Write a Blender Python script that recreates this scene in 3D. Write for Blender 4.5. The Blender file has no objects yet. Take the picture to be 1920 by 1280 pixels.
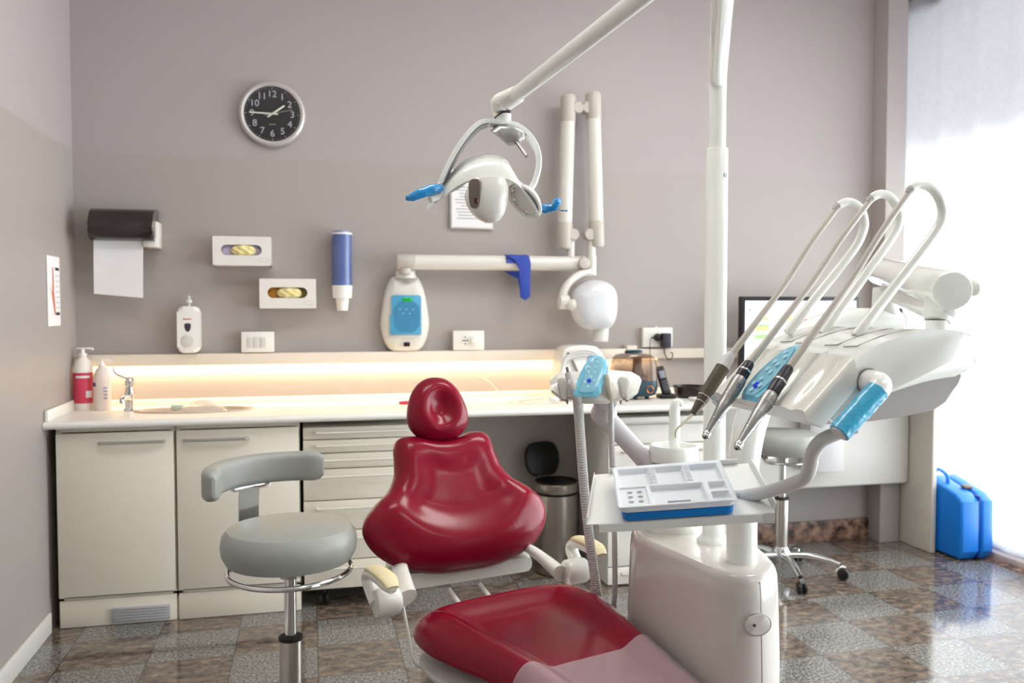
import bpy, bmesh, math, random
from mathutils import Vector as V, Matrix
random.seed(11)
PI = math.pi
C = bpy.context.scene.collection

# ------------------------------------------------------------------ camera
F = 1611.0; EYE = 1.30
YAW = math.radians(13.19); PIT = math.radians(2.32)
FW = V((math.sin(YAW)*math.cos(PIT), math.cos(YAW)*math.cos(PIT), -math.sin(PIT)))
RT = V((math.cos(YAW), -math.sin(YAW), 0))
UP = RT.cross(FW)
EYEP = V((0, 0, EYE))
def ray(x, y): return FW + RT*((x-960)/F) + UP*((640-y)/F)
def aty(x, y, Y):
    d = ray(x, y); return EYEP + d*(Y/d.y)
def atx(x, y, X):
    d = ray(x, y); return EYEP + d*(X/d.x)
def atz(x, y, Z):
    d = ray(x, y); return EYEP + d*((Z-EYE)/d.z)
def atd(x, y, D): return EYEP + ray(x, y)*D
def plan(u, D, z):                      # a floor-plan point: u metres to the right, D metres ahead of the tripod
    f = V((math.sin(YAW), math.cos(YAW), 0))
    p = f*D + RT*u
    return V((p.x, p.y, z))

# ------------------------------------------------------------------ materials
def lin(c):
    return tuple(((v/255)/12.92 if v/255 <= 0.04045 else ((v/255+0.055)/1.055)**2.4) for v in c)
MATS = {}
def pm(name, rgb, rough=0.5, metal=0.0, var=0.04, scale=14.0, bump=0.0, bscale=200.0, coat=0.0, trans=0.0, alpha=1.0, emit=None, estr=1.0, ior=1.45, sheen=0.0, anis=0.0):
    if name in MATS: return MATS[name]
    m = bpy.data.materials.new(name); m.use_nodes = True
    nt = m.node_tree; N = nt.nodes; L = nt.links
    b = N['Principled BSDF']
    c = lin(rgb)
    b.inputs['Roughness'].default_value = rough
    b.inputs['Metallic'].default_value = metal
    b.inputs['IOR'].default_value = ior
    b.inputs['Coat Weight'].default_value = coat
    b.inputs['Coat Roughness'].default_value = 0.06
    b.inputs['Transmission Weight'].default_value = trans
    b.inputs['Alpha'].default_value = alpha
    b.inputs['Anisotropic'].default_value = anis
    tc = N.new('ShaderNodeTexCoord')
    nz = N.new('ShaderNodeTexNoise'); nz.inputs['Scale'].default_value = scale; nz.inputs['Detail'].default_value = 4
    L.new(tc.outputs['Object'], nz.inputs['Vector'])
    mx = N.new('ShaderNodeMix'); mx.data_type = 'RGBA'
    mx.inputs[6].default_value = tuple(max(0, v*(1-var)) for v in c)+(1,)
    mx.inputs[7].default_value = tuple(min(1, v*(1+var)) for v in c)+(1,)
    L.new(nz.outputs['Fac'], mx.inputs[0]); L.new(mx.outputs[2], b.inputs['Base Color'])
    if bump > 0:
        n2 = N.new('ShaderNodeTexNoise'); n2.inputs['Scale'].default_value = bscale
        L.new(tc.outputs['Object'], n2.inputs['Vector'])
        bp = N.new('ShaderNodeBump'); bp.inputs['Strength'].default_value = bump; bp.inputs['Distance'].default_value = 0.002
        L.new(n2.outputs['Fac'], bp.inputs['Height']); L.new(bp.outputs['Normal'], b.inputs['Normal'])
    if emit is not None:
        b.inputs['Emission Color'].default_value = lin(emit)+(1,)
        b.inputs['Emission Strength'].default_value = estr
    MATS[name] = m
    return m

white = pm('white_plastic', (232, 230, 224), 0.28, coat=0.25, var=0.015)
gloss = pm('glossy_white_lacquer', (233, 235, 229), 0.16, coat=0.5, var=0.01)
unitw = pm('warm_white_shell', (229, 228, 220), 0.22, coat=0.4, var=0.012)
greyp = pm('light_grey_plastic', (206, 204, 200), 0.38, var=0.02)
xgrey = pm('warm_grey_cap', (186, 179, 170), 0.45, var=0.02)
lamin = pm('cream_laminate', (221, 214, 199), 0.42, var=0.02)
lamw = pm('white_laminate', (232, 229, 222), 0.35, var=0.015)
dgrey = pm('dark_gap', (42, 40, 36), 0.7)
black = pm('black_plastic', (20, 20, 21), 0.4, var=0.1)
navy = pm('dark_violet_coupling', (34, 28, 44), 0.3, var=0.08)
chrome = pm('chrome', (214, 214, 214), 0.12, 1.0, var=0.02)
steel = pm('brushed_steel', (180, 174, 165), 0.28, 1.0, var=0.06, scale=60)
satin = pm('satin_handpiece_metal', (158, 156, 154), 0.40, 1.0, var=0.05)
olive = pm('olive_metal', (112, 106, 92), 0.38, 0.85, var=0.05)
alu = pm('brushed_aluminium_handle', (190, 188, 184), 0.34, 0.9, var=0.03)
red = pm('burgundy_upholstery', (124, 9, 36), 0.21, var=0.05, scale=8, bump=0.05, bscale=900, coat=0.08, ior=1.30)
sgrey = pm('grey_vinyl', (152, 154, 148), 0.36, var=0.03, bump=0.06, bscale=700)
pad = pm('cream_armrest_pad', (222, 210, 168), 0.5, var=0.03)
hose = pm('pale_grey_hose', (206, 206, 204), 0.45, var=0.02)
tubem = pm('grey_silicone_tube', (200, 194, 184), 0.4, var=0.02)
blue = pm('blue_tray_plastic', (0, 118, 196), 0.3, var=0.04)
caseb = pm('blue_case_plastic', (8, 118, 214), 0.4, var=0.05)
film = pm('blue_barrier_film', (124, 206, 234), 0.18, var=0.12, scale=30, coat=0.4, bump=0.5, bscale=60)
filmd = pm('deep_blue_barrier_film', (30, 148, 216), 0.16, var=0.25, scale=40, coat=0.6, bump=0.9, bscale=90)
filmh = pm('cyan_handle_film', (62, 176, 216), 0.16, var=0.22, scale=40, coat=0.6, bump=0.9, bscale=90)
keyd = pm('keypad_under_film', (136, 196, 216), 0.25, var=0.06, coat=0.5)
kbtn = pm('keypad_button', (172, 220, 234), 0.3, var=0.03)
kblue = pm('blue_keypad_button', (34, 50, 190), 0.3, emit=(40, 60, 230), estr=0.25)
collarb = pm('blue_leather', (38, 62, 156), 0.6, var=0.1, bump=0.3, bscale=300)
paper = pm('white_paper', (232, 230, 230), 0.8, var=0.02)
ink = pm('grey_ink', (150, 150, 152), 0.8)
inkd = pm('dark_ink', (54, 54, 66), 0.8)
traym = pm('pale_grey_tray', (226, 231, 236), 0.3, var=0.01)
screw = pm('screw_metal', (120, 120, 122), 0.3, 1.0)

# ------------------------------------------------------------------ mesh kit
def crom(pts, n=6, closed=False):
    pts = [V(p) for p in pts]; out = []; k = len(pts)
    for i in range(k if closed else k-1):
        if closed: a, b, c, d = pts[(i-1) % k], pts[i], pts[(i+1) % k], pts[(i+2) % k]
        else: a, b, c, d = pts[max(i-1, 0)], pts[i], pts[i+1], pts[min(i+2, k-1)]
        for j in range(n):
            t = j/n
            out.append(0.5*((2*b)+(c-a)*t+(2*a-5*b+4*c-d)*t*t+(3*b-a-3*c+d)*t**3))
    if not closed: out.append(pts[-1])
    return out
def perp(d):
    d = d.normalized()
    a = V((0, 0, 1)) if abs(d.z) < 0.9 else V((1, 0, 0))
    x = a.cross(d).normalized(); return x, d.cross(x)
class M:
    def __init__(s): s.bm = bmesh.new()
    def add(s, t, mat=None):
        if mat is not None: t.transform(mat)
        me = bpy.data.meshes.new('t'); t.to_mesh(me); t.free()
        s.bm.from_mesh(me); bpy.data.meshes.remove(me); return s
    def box(s, c, size, r=0.0, seg=2, rot=None):
        t = bmesh.new(); bmesh.ops.create_cube(t, size=1)
        t.transform(Matrix.Diagonal((size[0], size[1], size[2], 1)))
        if r > 0: bmesh.ops.bevel(t, geom=t.edges[:], offset=min(r, 0.49*min(size)), segments=seg, profile=0.5, affect='EDGES')
        m = Matrix.Translation(V(c))
        if rot is not None: m = m @ rot.to_4x4()
        return s.add(t, m)
    def span(s, a, b, r=0.0, seg=2):
        return s.box([(a[i]+b[i])/2 for i in range(3)], [abs(b[i]-a[i]) for i in range(3)], r, seg)
    def tube(s, pts, r, n=14, smooth=0, cap=True, flat=1.0, side=None, closed=False):
        P = [V(p) for p in pts]; R = [r]*len(P) if isinstance(r, (int, float)) else list(r)
        if smooth:
            k = len(P); Q = crom(P, smooth, closed)
            RR = []
            for i in range(len(Q)):
                f = i/smooth; a = int(f) % len(R) if closed else min(int(f), len(R)-1)
                b = (a+1) % len(R) if closed else min(a+1, len(R)-1)
                RR.append(R[a]+(R[b]-R[a])*(f-int(f)))
            P, R = Q, RR
        t = bmesh.new(); K = len(P); rings = []
        def tan(i):
            if closed: return (P[(i+1) % K]-P[(i-1) % K]).normalized()
            d = P[min(i+1, K-1)]-P[max(i-1, 0)]
            return d.normalized() if d.length > 1e-9 else V((0, 0, 1))
        T = [tan(i) for i in range(K)]
        x = V(side).normalized() if side is not None else perp(T[0])[0]
        for i in range(K):
            x = (x-T[i]*x.dot(T[i]))
            x = x.normalized() if x.length > 1e-6 else perp(T[i])[0]
            y = T[i].cross(x)
            rings.append([t.verts.new(P[i]+x*(R[i]*math.cos(2*PI*j/n))+y*(R[i]*flat*math.sin(2*PI*j/n))) for j in range(n)])
        for i in range(K if closed else K-1):
            A, B = rings[i], rings[(i+1) % K]
            for j in range(n): t.faces.new((A[j], A[(j+1) % n], B[(j+1) % n], B[j]))
        if cap and not closed:
            t.faces.new(rings[0][::-1]); t.faces.new(rings[-1])
        return s.add(t)
    def lathe(s, prof, o=(0, 0, 0), ax=(0, 0, 1), n=32, sx=1.0, sy=1.0, xd=None):
        ax = V(ax).normalized()
        if xd is not None:
            x = V(xd); x = (x-ax*x.dot(ax)).normalized(); y = ax.cross(x)
        else: x, y = perp(ax)
        o = V(o); t = bmesh.new(); rings = []
        for r, z in prof:
            if r < 1e-6: rings.append([t.verts.new(o+ax*z)])
            else: rings.append([t.verts.new(o+ax*z+x*(r*sx*math.cos(2*PI*j/n))+y*(r*sy*math.sin(2*PI*j/n))) for j in range(n)])
        for A, B in zip(rings, rings[1:]):
            if len(A) == 1 and len(B) == 1: continue
            for j in range(n):
                k = (j+1) % n
                if len(A) == 1: t.faces.new((A[0], B[k], B[j]))
                elif len(B) == 1: t.faces.new((A[j], A[k], B[0]))
                else: t.faces.new((A[j], A[k], B[k], B[j]))
        if len(rings[0]) > 1: t.faces.new(rings[0][::-1])
        if len(rings[-1]) > 1: t.faces.new(rings[-1])
        return s.add(t)
    def cyl(s, a, b, r, n=24, r2=None, bev=0.0):
        a, b = V(a), V(b); h = (b-a).length; r2 = r if r2 is None else r2
        if bev > 0: pr = [(0, 0), (r-bev, 0), (r-bev*0.3, bev*0.3), (r, bev), (r2, h-bev), (r2-bev*0.3, h-bev*0.3), (r2-bev, h), (0, h)]
        else: pr = [(r, 0), (r2, h)]
        return s.lathe(pr, a, b-a, n)
    def prism(s, poly, o, x, y, h, bev=0.0, seg=2):
        o, x, y = V(o), V(x).normalized(), V(y).normalized(); n = x.cross(y)
        t = bmesh.new()
        a = [t.verts.new(o+x*p[0]+y*p[1]) for p in poly]
        b = [t.verts.new(o+x*p[0]+y*p[1]+n*h) for p in poly]
        k = len(poly)
        t.faces.new(a[::-1]); top = t.faces.new(b)
        for i in range(k): t.faces.new((a[i], a[(i+1) % k], b[(i+1) % k], b[i]))
        if bev > 0:
            ed = [e for e in t.edges if all(v in b for v in e.verts)] + [e for e in t.edges if all(v in a for v in e.verts)]
            bmesh.ops.bevel(t, geom=ed, offset=bev, segments=seg, profile=0.5, affect='EDGES')
        bmesh.ops.recalc_face_normals(t, faces=t.faces[:])
        return s.add(t)
    def loft(s, rings, closed=True, cap=True):
        t = bmesh.new(); R = [[t.verts.new(V(p)) for p in r] for r in rings]; n = len(R[0])
        for A, B in zip(R, R[1:]):
            for j in range(n if closed else n-1):
                k = (j+1) % n; t.faces.new((A[j], A[k], B[k], B[j]))
        if cap and closed: t.faces.new(R[0][::-1]); t.faces.new(R[-1])
        bmesh.ops.recalc_face_normals(t, faces=t.faces[:])
        return s.add(t)
    def grid(s, f, nu, nv, thick=0.0):
        t = bmesh.new(); G = [[t.verts.new(V(f(i/nu, j/nv))) for j in range(nv+1)] for i in range(nu+1)]
        for i in range(nu):
            for j in range(nv): t.faces.new((G[i][j], G[i+1][j], G[i+1][j+1], G[i][j+1]))
        if thick:
            bmesh.ops.recalc_face_normals(t, faces=t.faces[:])
            t.normal_update()
            bmesh.ops.solidify(t, geom=t.faces[:], thickness=thick)
        return s.add(t)
    def ball(s, c, r, sx=1, sy=1, sz=1, rot=None, n=24):
        t = bmesh.new(); bmesh.ops.create_uvsphere(t, u_segments=n, v_segments=n//2, radius=r)
        m = Matrix.Translation(V(c))
        if rot is not None: m = m @ rot.to_4x4()
        return s.add(t, m @ Matrix.Diagonal((sx, sy, sz, 1)))
    def poly(s, pts):
        t = bmesh.new(); t.faces.new([t.verts.new(V(p)) for p in pts]); return s.add(t)
    def cushion(s, outline, o, ax, bx, front, back, n=8, rings=16, cen=None):
        o, ax, bx = V(o), V(ax).normalized(), V(bx).normalized(); nx = ax.cross(bx)
        L = crom([V((p[0], p[1], 0)) for p in outline], n, True); k = len(L)
        c = V((cen[0], cen[1], 0)) if cen else sum(L, V((0, 0, 0)))/k
        t = bmesh.new(); fr = []; bk = []
        for i in range(1, rings+1):
            q = math.sin(i/rings*PI/2)
            ra = []; rb = []
            for p in L:
                w = c+(p-c)*q
                base = o+ax*w.x+bx*w.y
                ra.append(t.verts.new(base+nx*front(q, w.x, w.y)))
                rb.append(ra[-1] if i == rings else t.verts.new(base-nx*back(q, w.x, w.y)))
            fr.append(ra); bk.append(rb)
        cf = t.verts.new(o+ax*c.x+bx*c.y+nx*front(0, c.x, c.y)); cb = t.verts.new(o+ax*c.x+bx*c.y-nx*back(0, c.x, c.y))
        for S, cc, fl in ((fr, cf, False), (bk, cb, True)):
            for j in range(k):
                m = (j+1) % k; f = [cc, S[0][j], S[0][m]]
                t.faces.new(f[::-1] if fl else f)
            for A, B in zip(S, S[1:]):
                for j in range(k):
                    m = (j+1) % k; f = [A[j], B[j], B[m], A[m]]
                    t.faces.new(f[::-1] if fl else f)
        return s.add(t)

def root_loc(o):
    p = V((0, 0, 0))
    while o is not None: p = p+o.location; o = o.parent
    return p
def link(name, data):
    o = bpy.data.objects.new(name, data); C.objects.link(o); return o
def finish(me, mats, smooth, ang):
    for m in (mats if isinstance(mats, (list, tuple)) else [mats]): me.materials.append(m)
    if smooth:
        for p in me.polygons: p.use_smooth = True
        me.set_sharp_from_angle(angle=math.radians(ang))
def build(m, name, mat, parent=None, label=None, smooth=True, ang=35, base=None, local=False):
    bm = m.bm; bmesh.ops.recalc_face_normals(bm, faces=bm.faces[:])
    if parent is not None and not local: off = root_loc(parent)
    elif base is not None: off = V(base)
    else: off = V((0, 0, 0))
    if off.length > 0: bmesh.ops.translate(bm, verts=bm.verts[:], vec=-off)
    me = bpy.data.meshes.new(name); bm.to_mesh(me); bm.free()
    finish(me, mat, smooth, ang)
    o = link(name, me)
    if parent is not None: o.parent = parent
    elif base is not None: o.location = base
    if label: o['label'] = label
    return o
def thing(name, label, cat, loc=(0, 0, 0), group=None):
    o = link(name, None); o.empty_display_size = 0.05; o.location = V(loc); o['label'] = label; o['category'] = cat
    if group: o['group'] = group
    return o
def solo(m, name, mat, label, cat, group=None, base=None, **k):
    if base is None:
        xs = [v.co for v in m.bm.verts]
        base = V((sum(v.x for v in xs)/len(xs), sum(v.y for v in xs)/len(xs), min(v.z for v in xs)))
    o = build(m, name, mat, None, label, base=base, **k); o['category'] = cat
    if group: o['group'] = group
    return o
def struct(m, name, mat, parent=None, **k):
    o = build(m, name, mat, parent, **k)
    if parent is None: o['kind'] = 'structure'
    return o
def text(body, size, name, mat, parent, o, x, y, ext=0.0006, align='CENTER', label=None):
    cu = bpy.data.curves.new(name, 'FONT'); cu.body = body; cu.size = size; cu.extrude = ext
    cu.align_x = align; cu.align_y = 'CENTER'; cu.materials.append(mat)
    ob = link(name, cu); x, y = V(x).normalized(), V(y).normalized(); n = x.cross(y)
    m = Matrix((x, y, n)).transposed().to_4x4()
    bpy.context.view_layer.update()
    me = bpy.data.meshes.new_from_object(ob.evaluated_get(bpy.context.evaluated_depsgraph_get()))
    bpy.data.objects.remove(ob); me.name = name; ob = link(name, me); ob.parent = parent
    me.transform(Matrix.Translation(V(o)-(root_loc(parent) if parent else V((0, 0, 0)))) @ m)
    if label: ob['label'] = label
    return ob
def copy_tree(o, parent=None):
    c = o.copy(); C.objects.link(c)
    if parent is not None: c.parent = parent
    for ch in [k for k in bpy.data.objects if k.parent == o]: copy_tree(ch, c)
    return c
X_, Y_, Z_ = V((1, 0, 0)), V((0, 1, 0)), V((0, 0, 1))
def rrect(w, h, r, n=5, cx=0, cy=0):
    out = []
    for (sx, sy, a0) in ((1, 1, 0), (-1, 1, 90), (-1, -1, 180), (1, -1, 270)):
        for i in range(n+1):
            a = math.radians(a0+90*i/n)
            out.append((cx+sx*(w/2-r)+r*math.cos(a), cy+sy*(h/2-r)+r*math.sin(a)))
    return out
def ellipse(a, b, n=28, cx=0, cy=0): return [(cx+a*math.cos(2*PI*i/n), cy+b*math.sin(2*PI*i/n)) for i in range(n)]
# ------------------------------------------------------------------ the room
WY = 4.217; LX = -1.03; RX = 3.45; CZ = 3.2; FY = -2.6
S = 0.305; SYT = 0.28; TX = 2.455; TY = 3.11
def floor_mat():
    m = bpy.data.materials.new('checkered_granite_tiles'); m.use_nodes = True
    nt = m.node_tree; N = nt.nodes; L = nt.links; b = N['Principled BSDF']
    tc = N.new('ShaderNodeTexCoord'); sp = N.new('ShaderNodeSeparateXYZ'); L.new(tc.outputs['Object'], sp.inputs[0])
    def mth(op, a, bb=None):
        n = N.new('ShaderNodeMath'); n.operation = op
        for i, v in enumerate((a, bb)):
            if v is None: continue
            if isinstance(v, (int, float)): n.inputs[i].default_value = v
            else: L.new(v, n.inputs[i])
        return n.outputs[0]
    ux = mth('DIVIDE', mth('SUBTRACT', sp.outputs[0], TX-40*S), S)
    yy = mth('SUBTRACT', sp.outputs[1], mth('MULTIPLY', mth('SUBTRACT', sp.outputs[0], TX), 0.0275))
    uy = mth('DIVIDE', mth('SUBTRACT', yy, TY-40*SYT), SYT)
    par = mth('MODULO', mth('ADD', mth('FLOOR', ux), mth('FLOOR', uy)), 2.0)
    fx = mth('FRACT', ux); fy = mth('FRACT', uy)
    ex = mth('MINIMUM', fx, mth('SUBTRACT', 1.0, fx)); ey = mth('MINIMUM', fy, mth('SUBTRACT', 1.0, fy))
    grout = mth('LESS_THAN', mth('MINIMUM', ex, ey), 0.006)
    def noise(sc, det, rough=0.6, vec=None):
        n = N.new('ShaderNodeTexNoise'); n.inputs['Scale'].default_value = sc; n.inputs['Detail'].default_value = det; n.inputs['Roughness'].default_value = rough
        L.new(vec if vec else tc.outputs['Object'], n.inputs['Vector']); return n.outputs['Fac']
    def ramp(fac, stops):
        r = N.new('ShaderNodeValToRGB'); e = r.color_ramp.elements
        e[0].position, e[0].color = stops[0][0], lin(stops[0][1])+(1,)
        e[1].position, e[1].color = stops[-1][0], lin(stops[-1][1])+(1,)
        for p, c in stops[1:-1]:
            k = e.new(p); k.color = lin(c)+(1,)
        L.new(fac, r.inputs[0]); return r.outputs[0]
    grey = ramp(noise(95, 4, 0.8), [(0.36, (48, 46, 45)), (0.47, (100, 97, 92)), (0.56, (138, 134, 128)), (0.68, (182, 178, 172))])
    mp = N.new('ShaderNodeMapping'); mp.inputs['Scale'].default_value = (0.75, 1.2, 1); L.new(tc.outputs['Object'], mp.inputs['Vector'])
    brown = ramp(noise(26, 7, 0.70, mp.outputs[0]), [(0.34, (48, 46, 46)), (0.44, (84, 75, 69)), (0.54, (114, 99, 87)), (0.68, (148, 130, 110))])
    mx = N.new('ShaderNodeMix'); mx.data_type = 'RGBA'; L.new(par, mx.inputs[0]); L.new(brown, mx.inputs[6]); L.new(grey, mx.inputs[7])
    m2 = N.new('ShaderNodeMix'); m2.data_type = 'RGBA'; L.new(grout, m2.inputs[0]); L.new(mx.outputs[2], m2.inputs[6]); m2.inputs[7].default_value = lin((58, 54, 50))+(1,)
    L.new(m2.outputs[2], b.inputs['Base Color'])
    b.inputs['Roughness'].default_value = 0.09; b.inputs['IOR'].default_value = 1.78
    nz = noise(3, 2); bp = N.new('ShaderNodeBump'); bp.inputs['Strength'].default_value = 0.03; bp.inputs['Distance'].default_value = 0.004
    L.new(nz, bp.inputs['Height']); L.new(bp.outputs[0], b.inputs['Normal'])
    return m
def granite_mat():
    m = bpy.data.materials.new('brown_granite'); m.use_nodes = True; nt = m.node_tree; N = nt.nodes; L = nt.links; b = N['Principled BSDF']
    tc = N.new('ShaderNodeTexCoord'); n = N.new('ShaderNodeTexNoise'); n.inputs['Scale'].default_value = 22; n.inputs['Detail'].default_value = 6
    L.new(tc.outputs['Object'], n.inputs['Vector']); r = N.new('ShaderNodeValToRGB'); e = r.color_ramp.elements
    e[0].position, e[0].color = 0.36, lin((48, 38, 36))+(1,); e[1].position, e[1].color = 0.68, lin((170, 136, 112))+(1,)
    k = e.new(0.5); k.color = lin((122, 92, 78))+(1,)
    L.new(n.outputs['Fac'], r.inputs[0]); L.new(r.outputs[0], b.inputs['Base Color']); b.inputs['Roughness'].default_value = 0.2
    return m
def wall_mat():
    m = bpy.data.materials.new('two_tone_wall_paint'); m.use_nodes = True; nt = m.node_tree; N = nt.nodes; L = nt.links; b = N['Principled BSDF']
    tc = N.new('ShaderNodeTexCoord'); sp = N.new('ShaderNodeSeparateXYZ'); L.new(tc.outputs['Object'], sp.inputs[0])
    st = N.new('ShaderNodeMath'); st.operation = 'GREATER_THAN'; st.inputs[1].default_value = 1.992; L.new(sp.outputs[2], st.inputs[0])
    mx = N.new('ShaderNodeMix'); mx.data_type = 'RGBA'; L.new(st.outputs[0], mx.inputs[0])
    mx.inputs[6].default_value = lin((164, 156, 151))+(1,); mx.inputs[7].default_value = lin((168, 159, 158))+(1,)
    L.new(mx.outputs[2], b.inputs['Base Color'])
    rr = N.new('ShaderNodeMix'); rr.data_type = 'FLOAT'; L.new(st.outputs[0], rr.inputs[0]); rr.inputs[2].default_value = 0.45; rr.inputs[3].default_value = 0.75
    L.new(rr.outputs[0], b.inputs['Roughness'])
    n = N.new('ShaderNodeTexNoise'); n.inputs['Scale'].default_value = 350; L.new(tc.outputs['Object'], n.inputs['Vector'])
    bp = N.new('ShaderNodeBump'); bp.inputs['Strength'].default_value = 0.08; bp.inputs['Distance'].default_value = 0.002
    L.new(n.outputs['Fac'], bp.inputs['Height']); L.new(bp.outputs[0], b.inputs['Normal'])
    return m
wallm = wall_mat(); granite = granite_mat()
ceilm = pm('white_ceiling_paint', (228, 226, 222), 0.85, var=0.01)
struct(M().span((LX-0.3, FY-0.2, -0.1), (RX+0.15, 5.1, 0)), 'floor', floor_mat(), smooth=False)
struct(M().span((LX-0.3, FY-0.2, CZ), (RX+0.5, 5.1, CZ+0.1)), 'ceiling', ceilm, smooth=False)
struct(M().span((LX-0.15, FY-0.2, 0), (LX, WY+0.15, CZ)), 'wall_left', wallm, smooth=False)
struct(M().span((LX, WY, 0), (3.165, WY+0.15, CZ)), 'wall_back', wallm, smooth=False)
struct(M().span((LX, FY-0.2, 0), (RX+0.2, FY, CZ)), 'wall_front', wallm, smooth=False)
struct(M().span((3.15, 4.95, 0), (RX+0.4, 5.1, CZ)).span((3.165, WY, 0), (3.17, 4.95, CZ)), 'wall_niche', wallm, smooth=False)
struct(M().span((3.04, 4.1, 0), (3.165, WY, CZ), 0.004), 'trim_2', wallm, smooth=False)
struct(M().span((RX, -2.6, 3.06), (RX+0.2, 4.95, CZ)).span((RX, -2.6, 0), (RX+0.2, -1.9, 3.06)), 'wall_right', wallm, smooth=False)
struct(M().span((LX, FY, 0), (LX+0.014, 3.71, 0.082), 0.004), 'baseboard_left', pm('white_skirting', (226, 222, 216), 0.4))
struct(M().span((1.95, WY-0.02, 0), (3.17, WY, 0.115), 0.002), 'baseboard_back', granite)
struct(M().span((RX-0.03, -1.9, 0), (RX+0.16, 4.95, 0.035), 0.004), 'trim_3', pm('beige_granite_sill', (206, 190, 180), 0.25, var=0.15, scale=60))
struct(M().span((RX-0.085, -1.9, 0), (RX-0.03, 4.1, 0.003)), 'trim_4', granite, smooth=False)
# the cable rail along the back wall
railm = pm('cable_rail_white', (226, 217, 203), 0.5)
struct(M().span((LX, WY-0.045, 1.030), (1.62, WY, 1.083), 0.004).span((1.62, WY-0.03, 1.030), (3.04, WY, 1.080), 0.003)
       .span((1.585, WY-0.05, 1.028), (1.64, WY, 1.10), 0.003), 'trim_1', railm)
# window: frame, glass, lettering on the glass, roller shutter outside
wm = pm('grey_window_frame', (168, 172, 178), 0.4, 0.3)
fr = M()
for y in (-1.9, -0.2, 1.5, 3.2, 4.9): fr.span((RX+0.02, y-0.03, 0.035), (RX+0.09, y+0.03, 3.06), 0.003)
fr.span((RX+0.02, -1.9, 0.035), (RX+0.09, 4.95, 0.10), 0.003).span((RX+0.02, -1.9, 2.99), (RX+0.09, 4.95, 3.06), 0.003)
win = struct(fr, 'window_1', wm)
def glass_mat():
    m = bpy.data.materials.new('window_glass'); m.use_nodes = True; nt = m.node_tree; N = nt.nodes; L = nt.links
    N.remove(N['Principled BSDF']); t = N.new('ShaderNodeBsdfTransparent'); t.inputs[0].default_value = (0.94, 0.96, 0.96, 1)
    g = N.new('ShaderNodeBsdfGlossy'); g.inputs['Roughness'].default_value = 0.02; fz = N.new('ShaderNodeFresnel'); fz.inputs[0].default_value = 1.45
    x = N.new('ShaderNodeMixShader'); L.new(fz.outputs[0], x.inputs[0]); L.new(t.outputs[0], x.inputs[1]); L.new(g.outputs[0], x.inputs[2])
    L.new(x.outputs[0], N['Material Output'].inputs[0]); return m
build(M().span((RX+0.05, -1.9, 0.10), (RX+0.056, 4.95, 2.99)), 'glass', glass_mat(), win, smooth=False)
letm = pm('dark_window_lettering', (90, 92, 98), 0.6)
lt = atx(1893, 424, RX+0.06); text('TICO', 0.135, 'lettering', letm, win, lt, (0, 1, 0), (0, 0, 1), 0.001, 'CENTER')
l4 = atx(1905, 462, RX+0.06); text('4', 0.105, 'lettering', letm, win, l4, (0, 1, 0), (0, 0, 1), 0.001, 'CENTER')
sh = M()
for i in range(16): sh.box((RX+0.15, 1.5, 2.215+i*0.054), (0.012, 6.8, 0.05), 0.005)
sh.box((RX+0.15, 1.5, 2.155), (0.022, 6.8, 0.06), 0.004)
def slatm():
    m = bpy.data.materials.new('translucent_shutter_slat'); m.use_nodes = True; nt = m.node_tree; N = nt.nodes; L = nt.links
    b = N['Principled BSDF']; b.inputs['Base Color'].default_value = (0.7, 0.69, 0.7, 1); b.inputs['Roughness'].default_value = 0.5
    t = N.new('ShaderNodeBsdfTranslucent'); t.inputs[0].default_value = (0.80, 0.79, 0.81, 1); x = N.new('ShaderNodeMixShader'); x.inputs[0].default_value = 0.5
    L.new(b.outputs[0], x.inputs[1]); L.new(t.outputs[0], x.inputs[2]); L.new(x.outputs[0], N['Material Output'].inputs[0]); return m
build(sh, 'shutter_slats', slatm(), win)
def sheer():
    m = bpy.data.materials.new('sheer_white_voile'); m.use_nodes = True; nt = m.node_tree; N = nt.nodes; L = nt.links
    N.remove(N['Principled BSDF'])
    tr = N.new('ShaderNodeBsdfTransparent'); tr.inputs[0].default_value = (1, 1, 1, 1)
    tl = N.new('ShaderNodeBsdfTranslucent'); tl.inputs[0].default_value = (0.92, 0.92, 0.94, 1)
    df = N.new('ShaderNodeBsdfDiffuse'); df.inputs[0].default_value = (0.88, 0.87, 0.89, 1)
    a = N.new('ShaderNodeMixShader'); a.inputs[0].default_value = 0.5; L.new(tl.outputs[0], a.inputs[1]); L.new(df.outputs[0], a.inputs[2])
    tc = N.new('ShaderNodeTexCoord'); w = N.new('ShaderNodeTexNoise'); w.inputs['Scale'].default_value = 40; L.new(tc.outputs['Object'], w.inputs['Vector'])
    mr = N.new('ShaderNodeMapRange'); mr.inputs[3].default_value = 0.60; mr.inputs[4].default_value = 0.70; L.new(w.outputs['Fac'], mr.inputs[0])
    b = N.new('ShaderNodeMixShader'); L.new(mr.outputs[0], b.inputs[0]); L.new(tr.outputs[0], b.inputs[1]); L.new(a.outputs[0], b.inputs[2])
    L.new(b.outputs[0], N['Material Output'].inputs[0]); return m
def cur(u, v):
    y = -1.85+u*6.7
    amp = 0.016+0.006*math.sin(y*1.7)
    x = RX-0.035+amp*math.sin(y*21+1.3*math.sin(y*3.1))*(0.7+0.3*v)
    return (x, y, 0.06+v*3.0)
solo(M().grid(cur, 400, 4), 'sheer_curtain', sheer(), 'sheer white floor length curtain drawn across the bright window', 'curtain')
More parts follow.
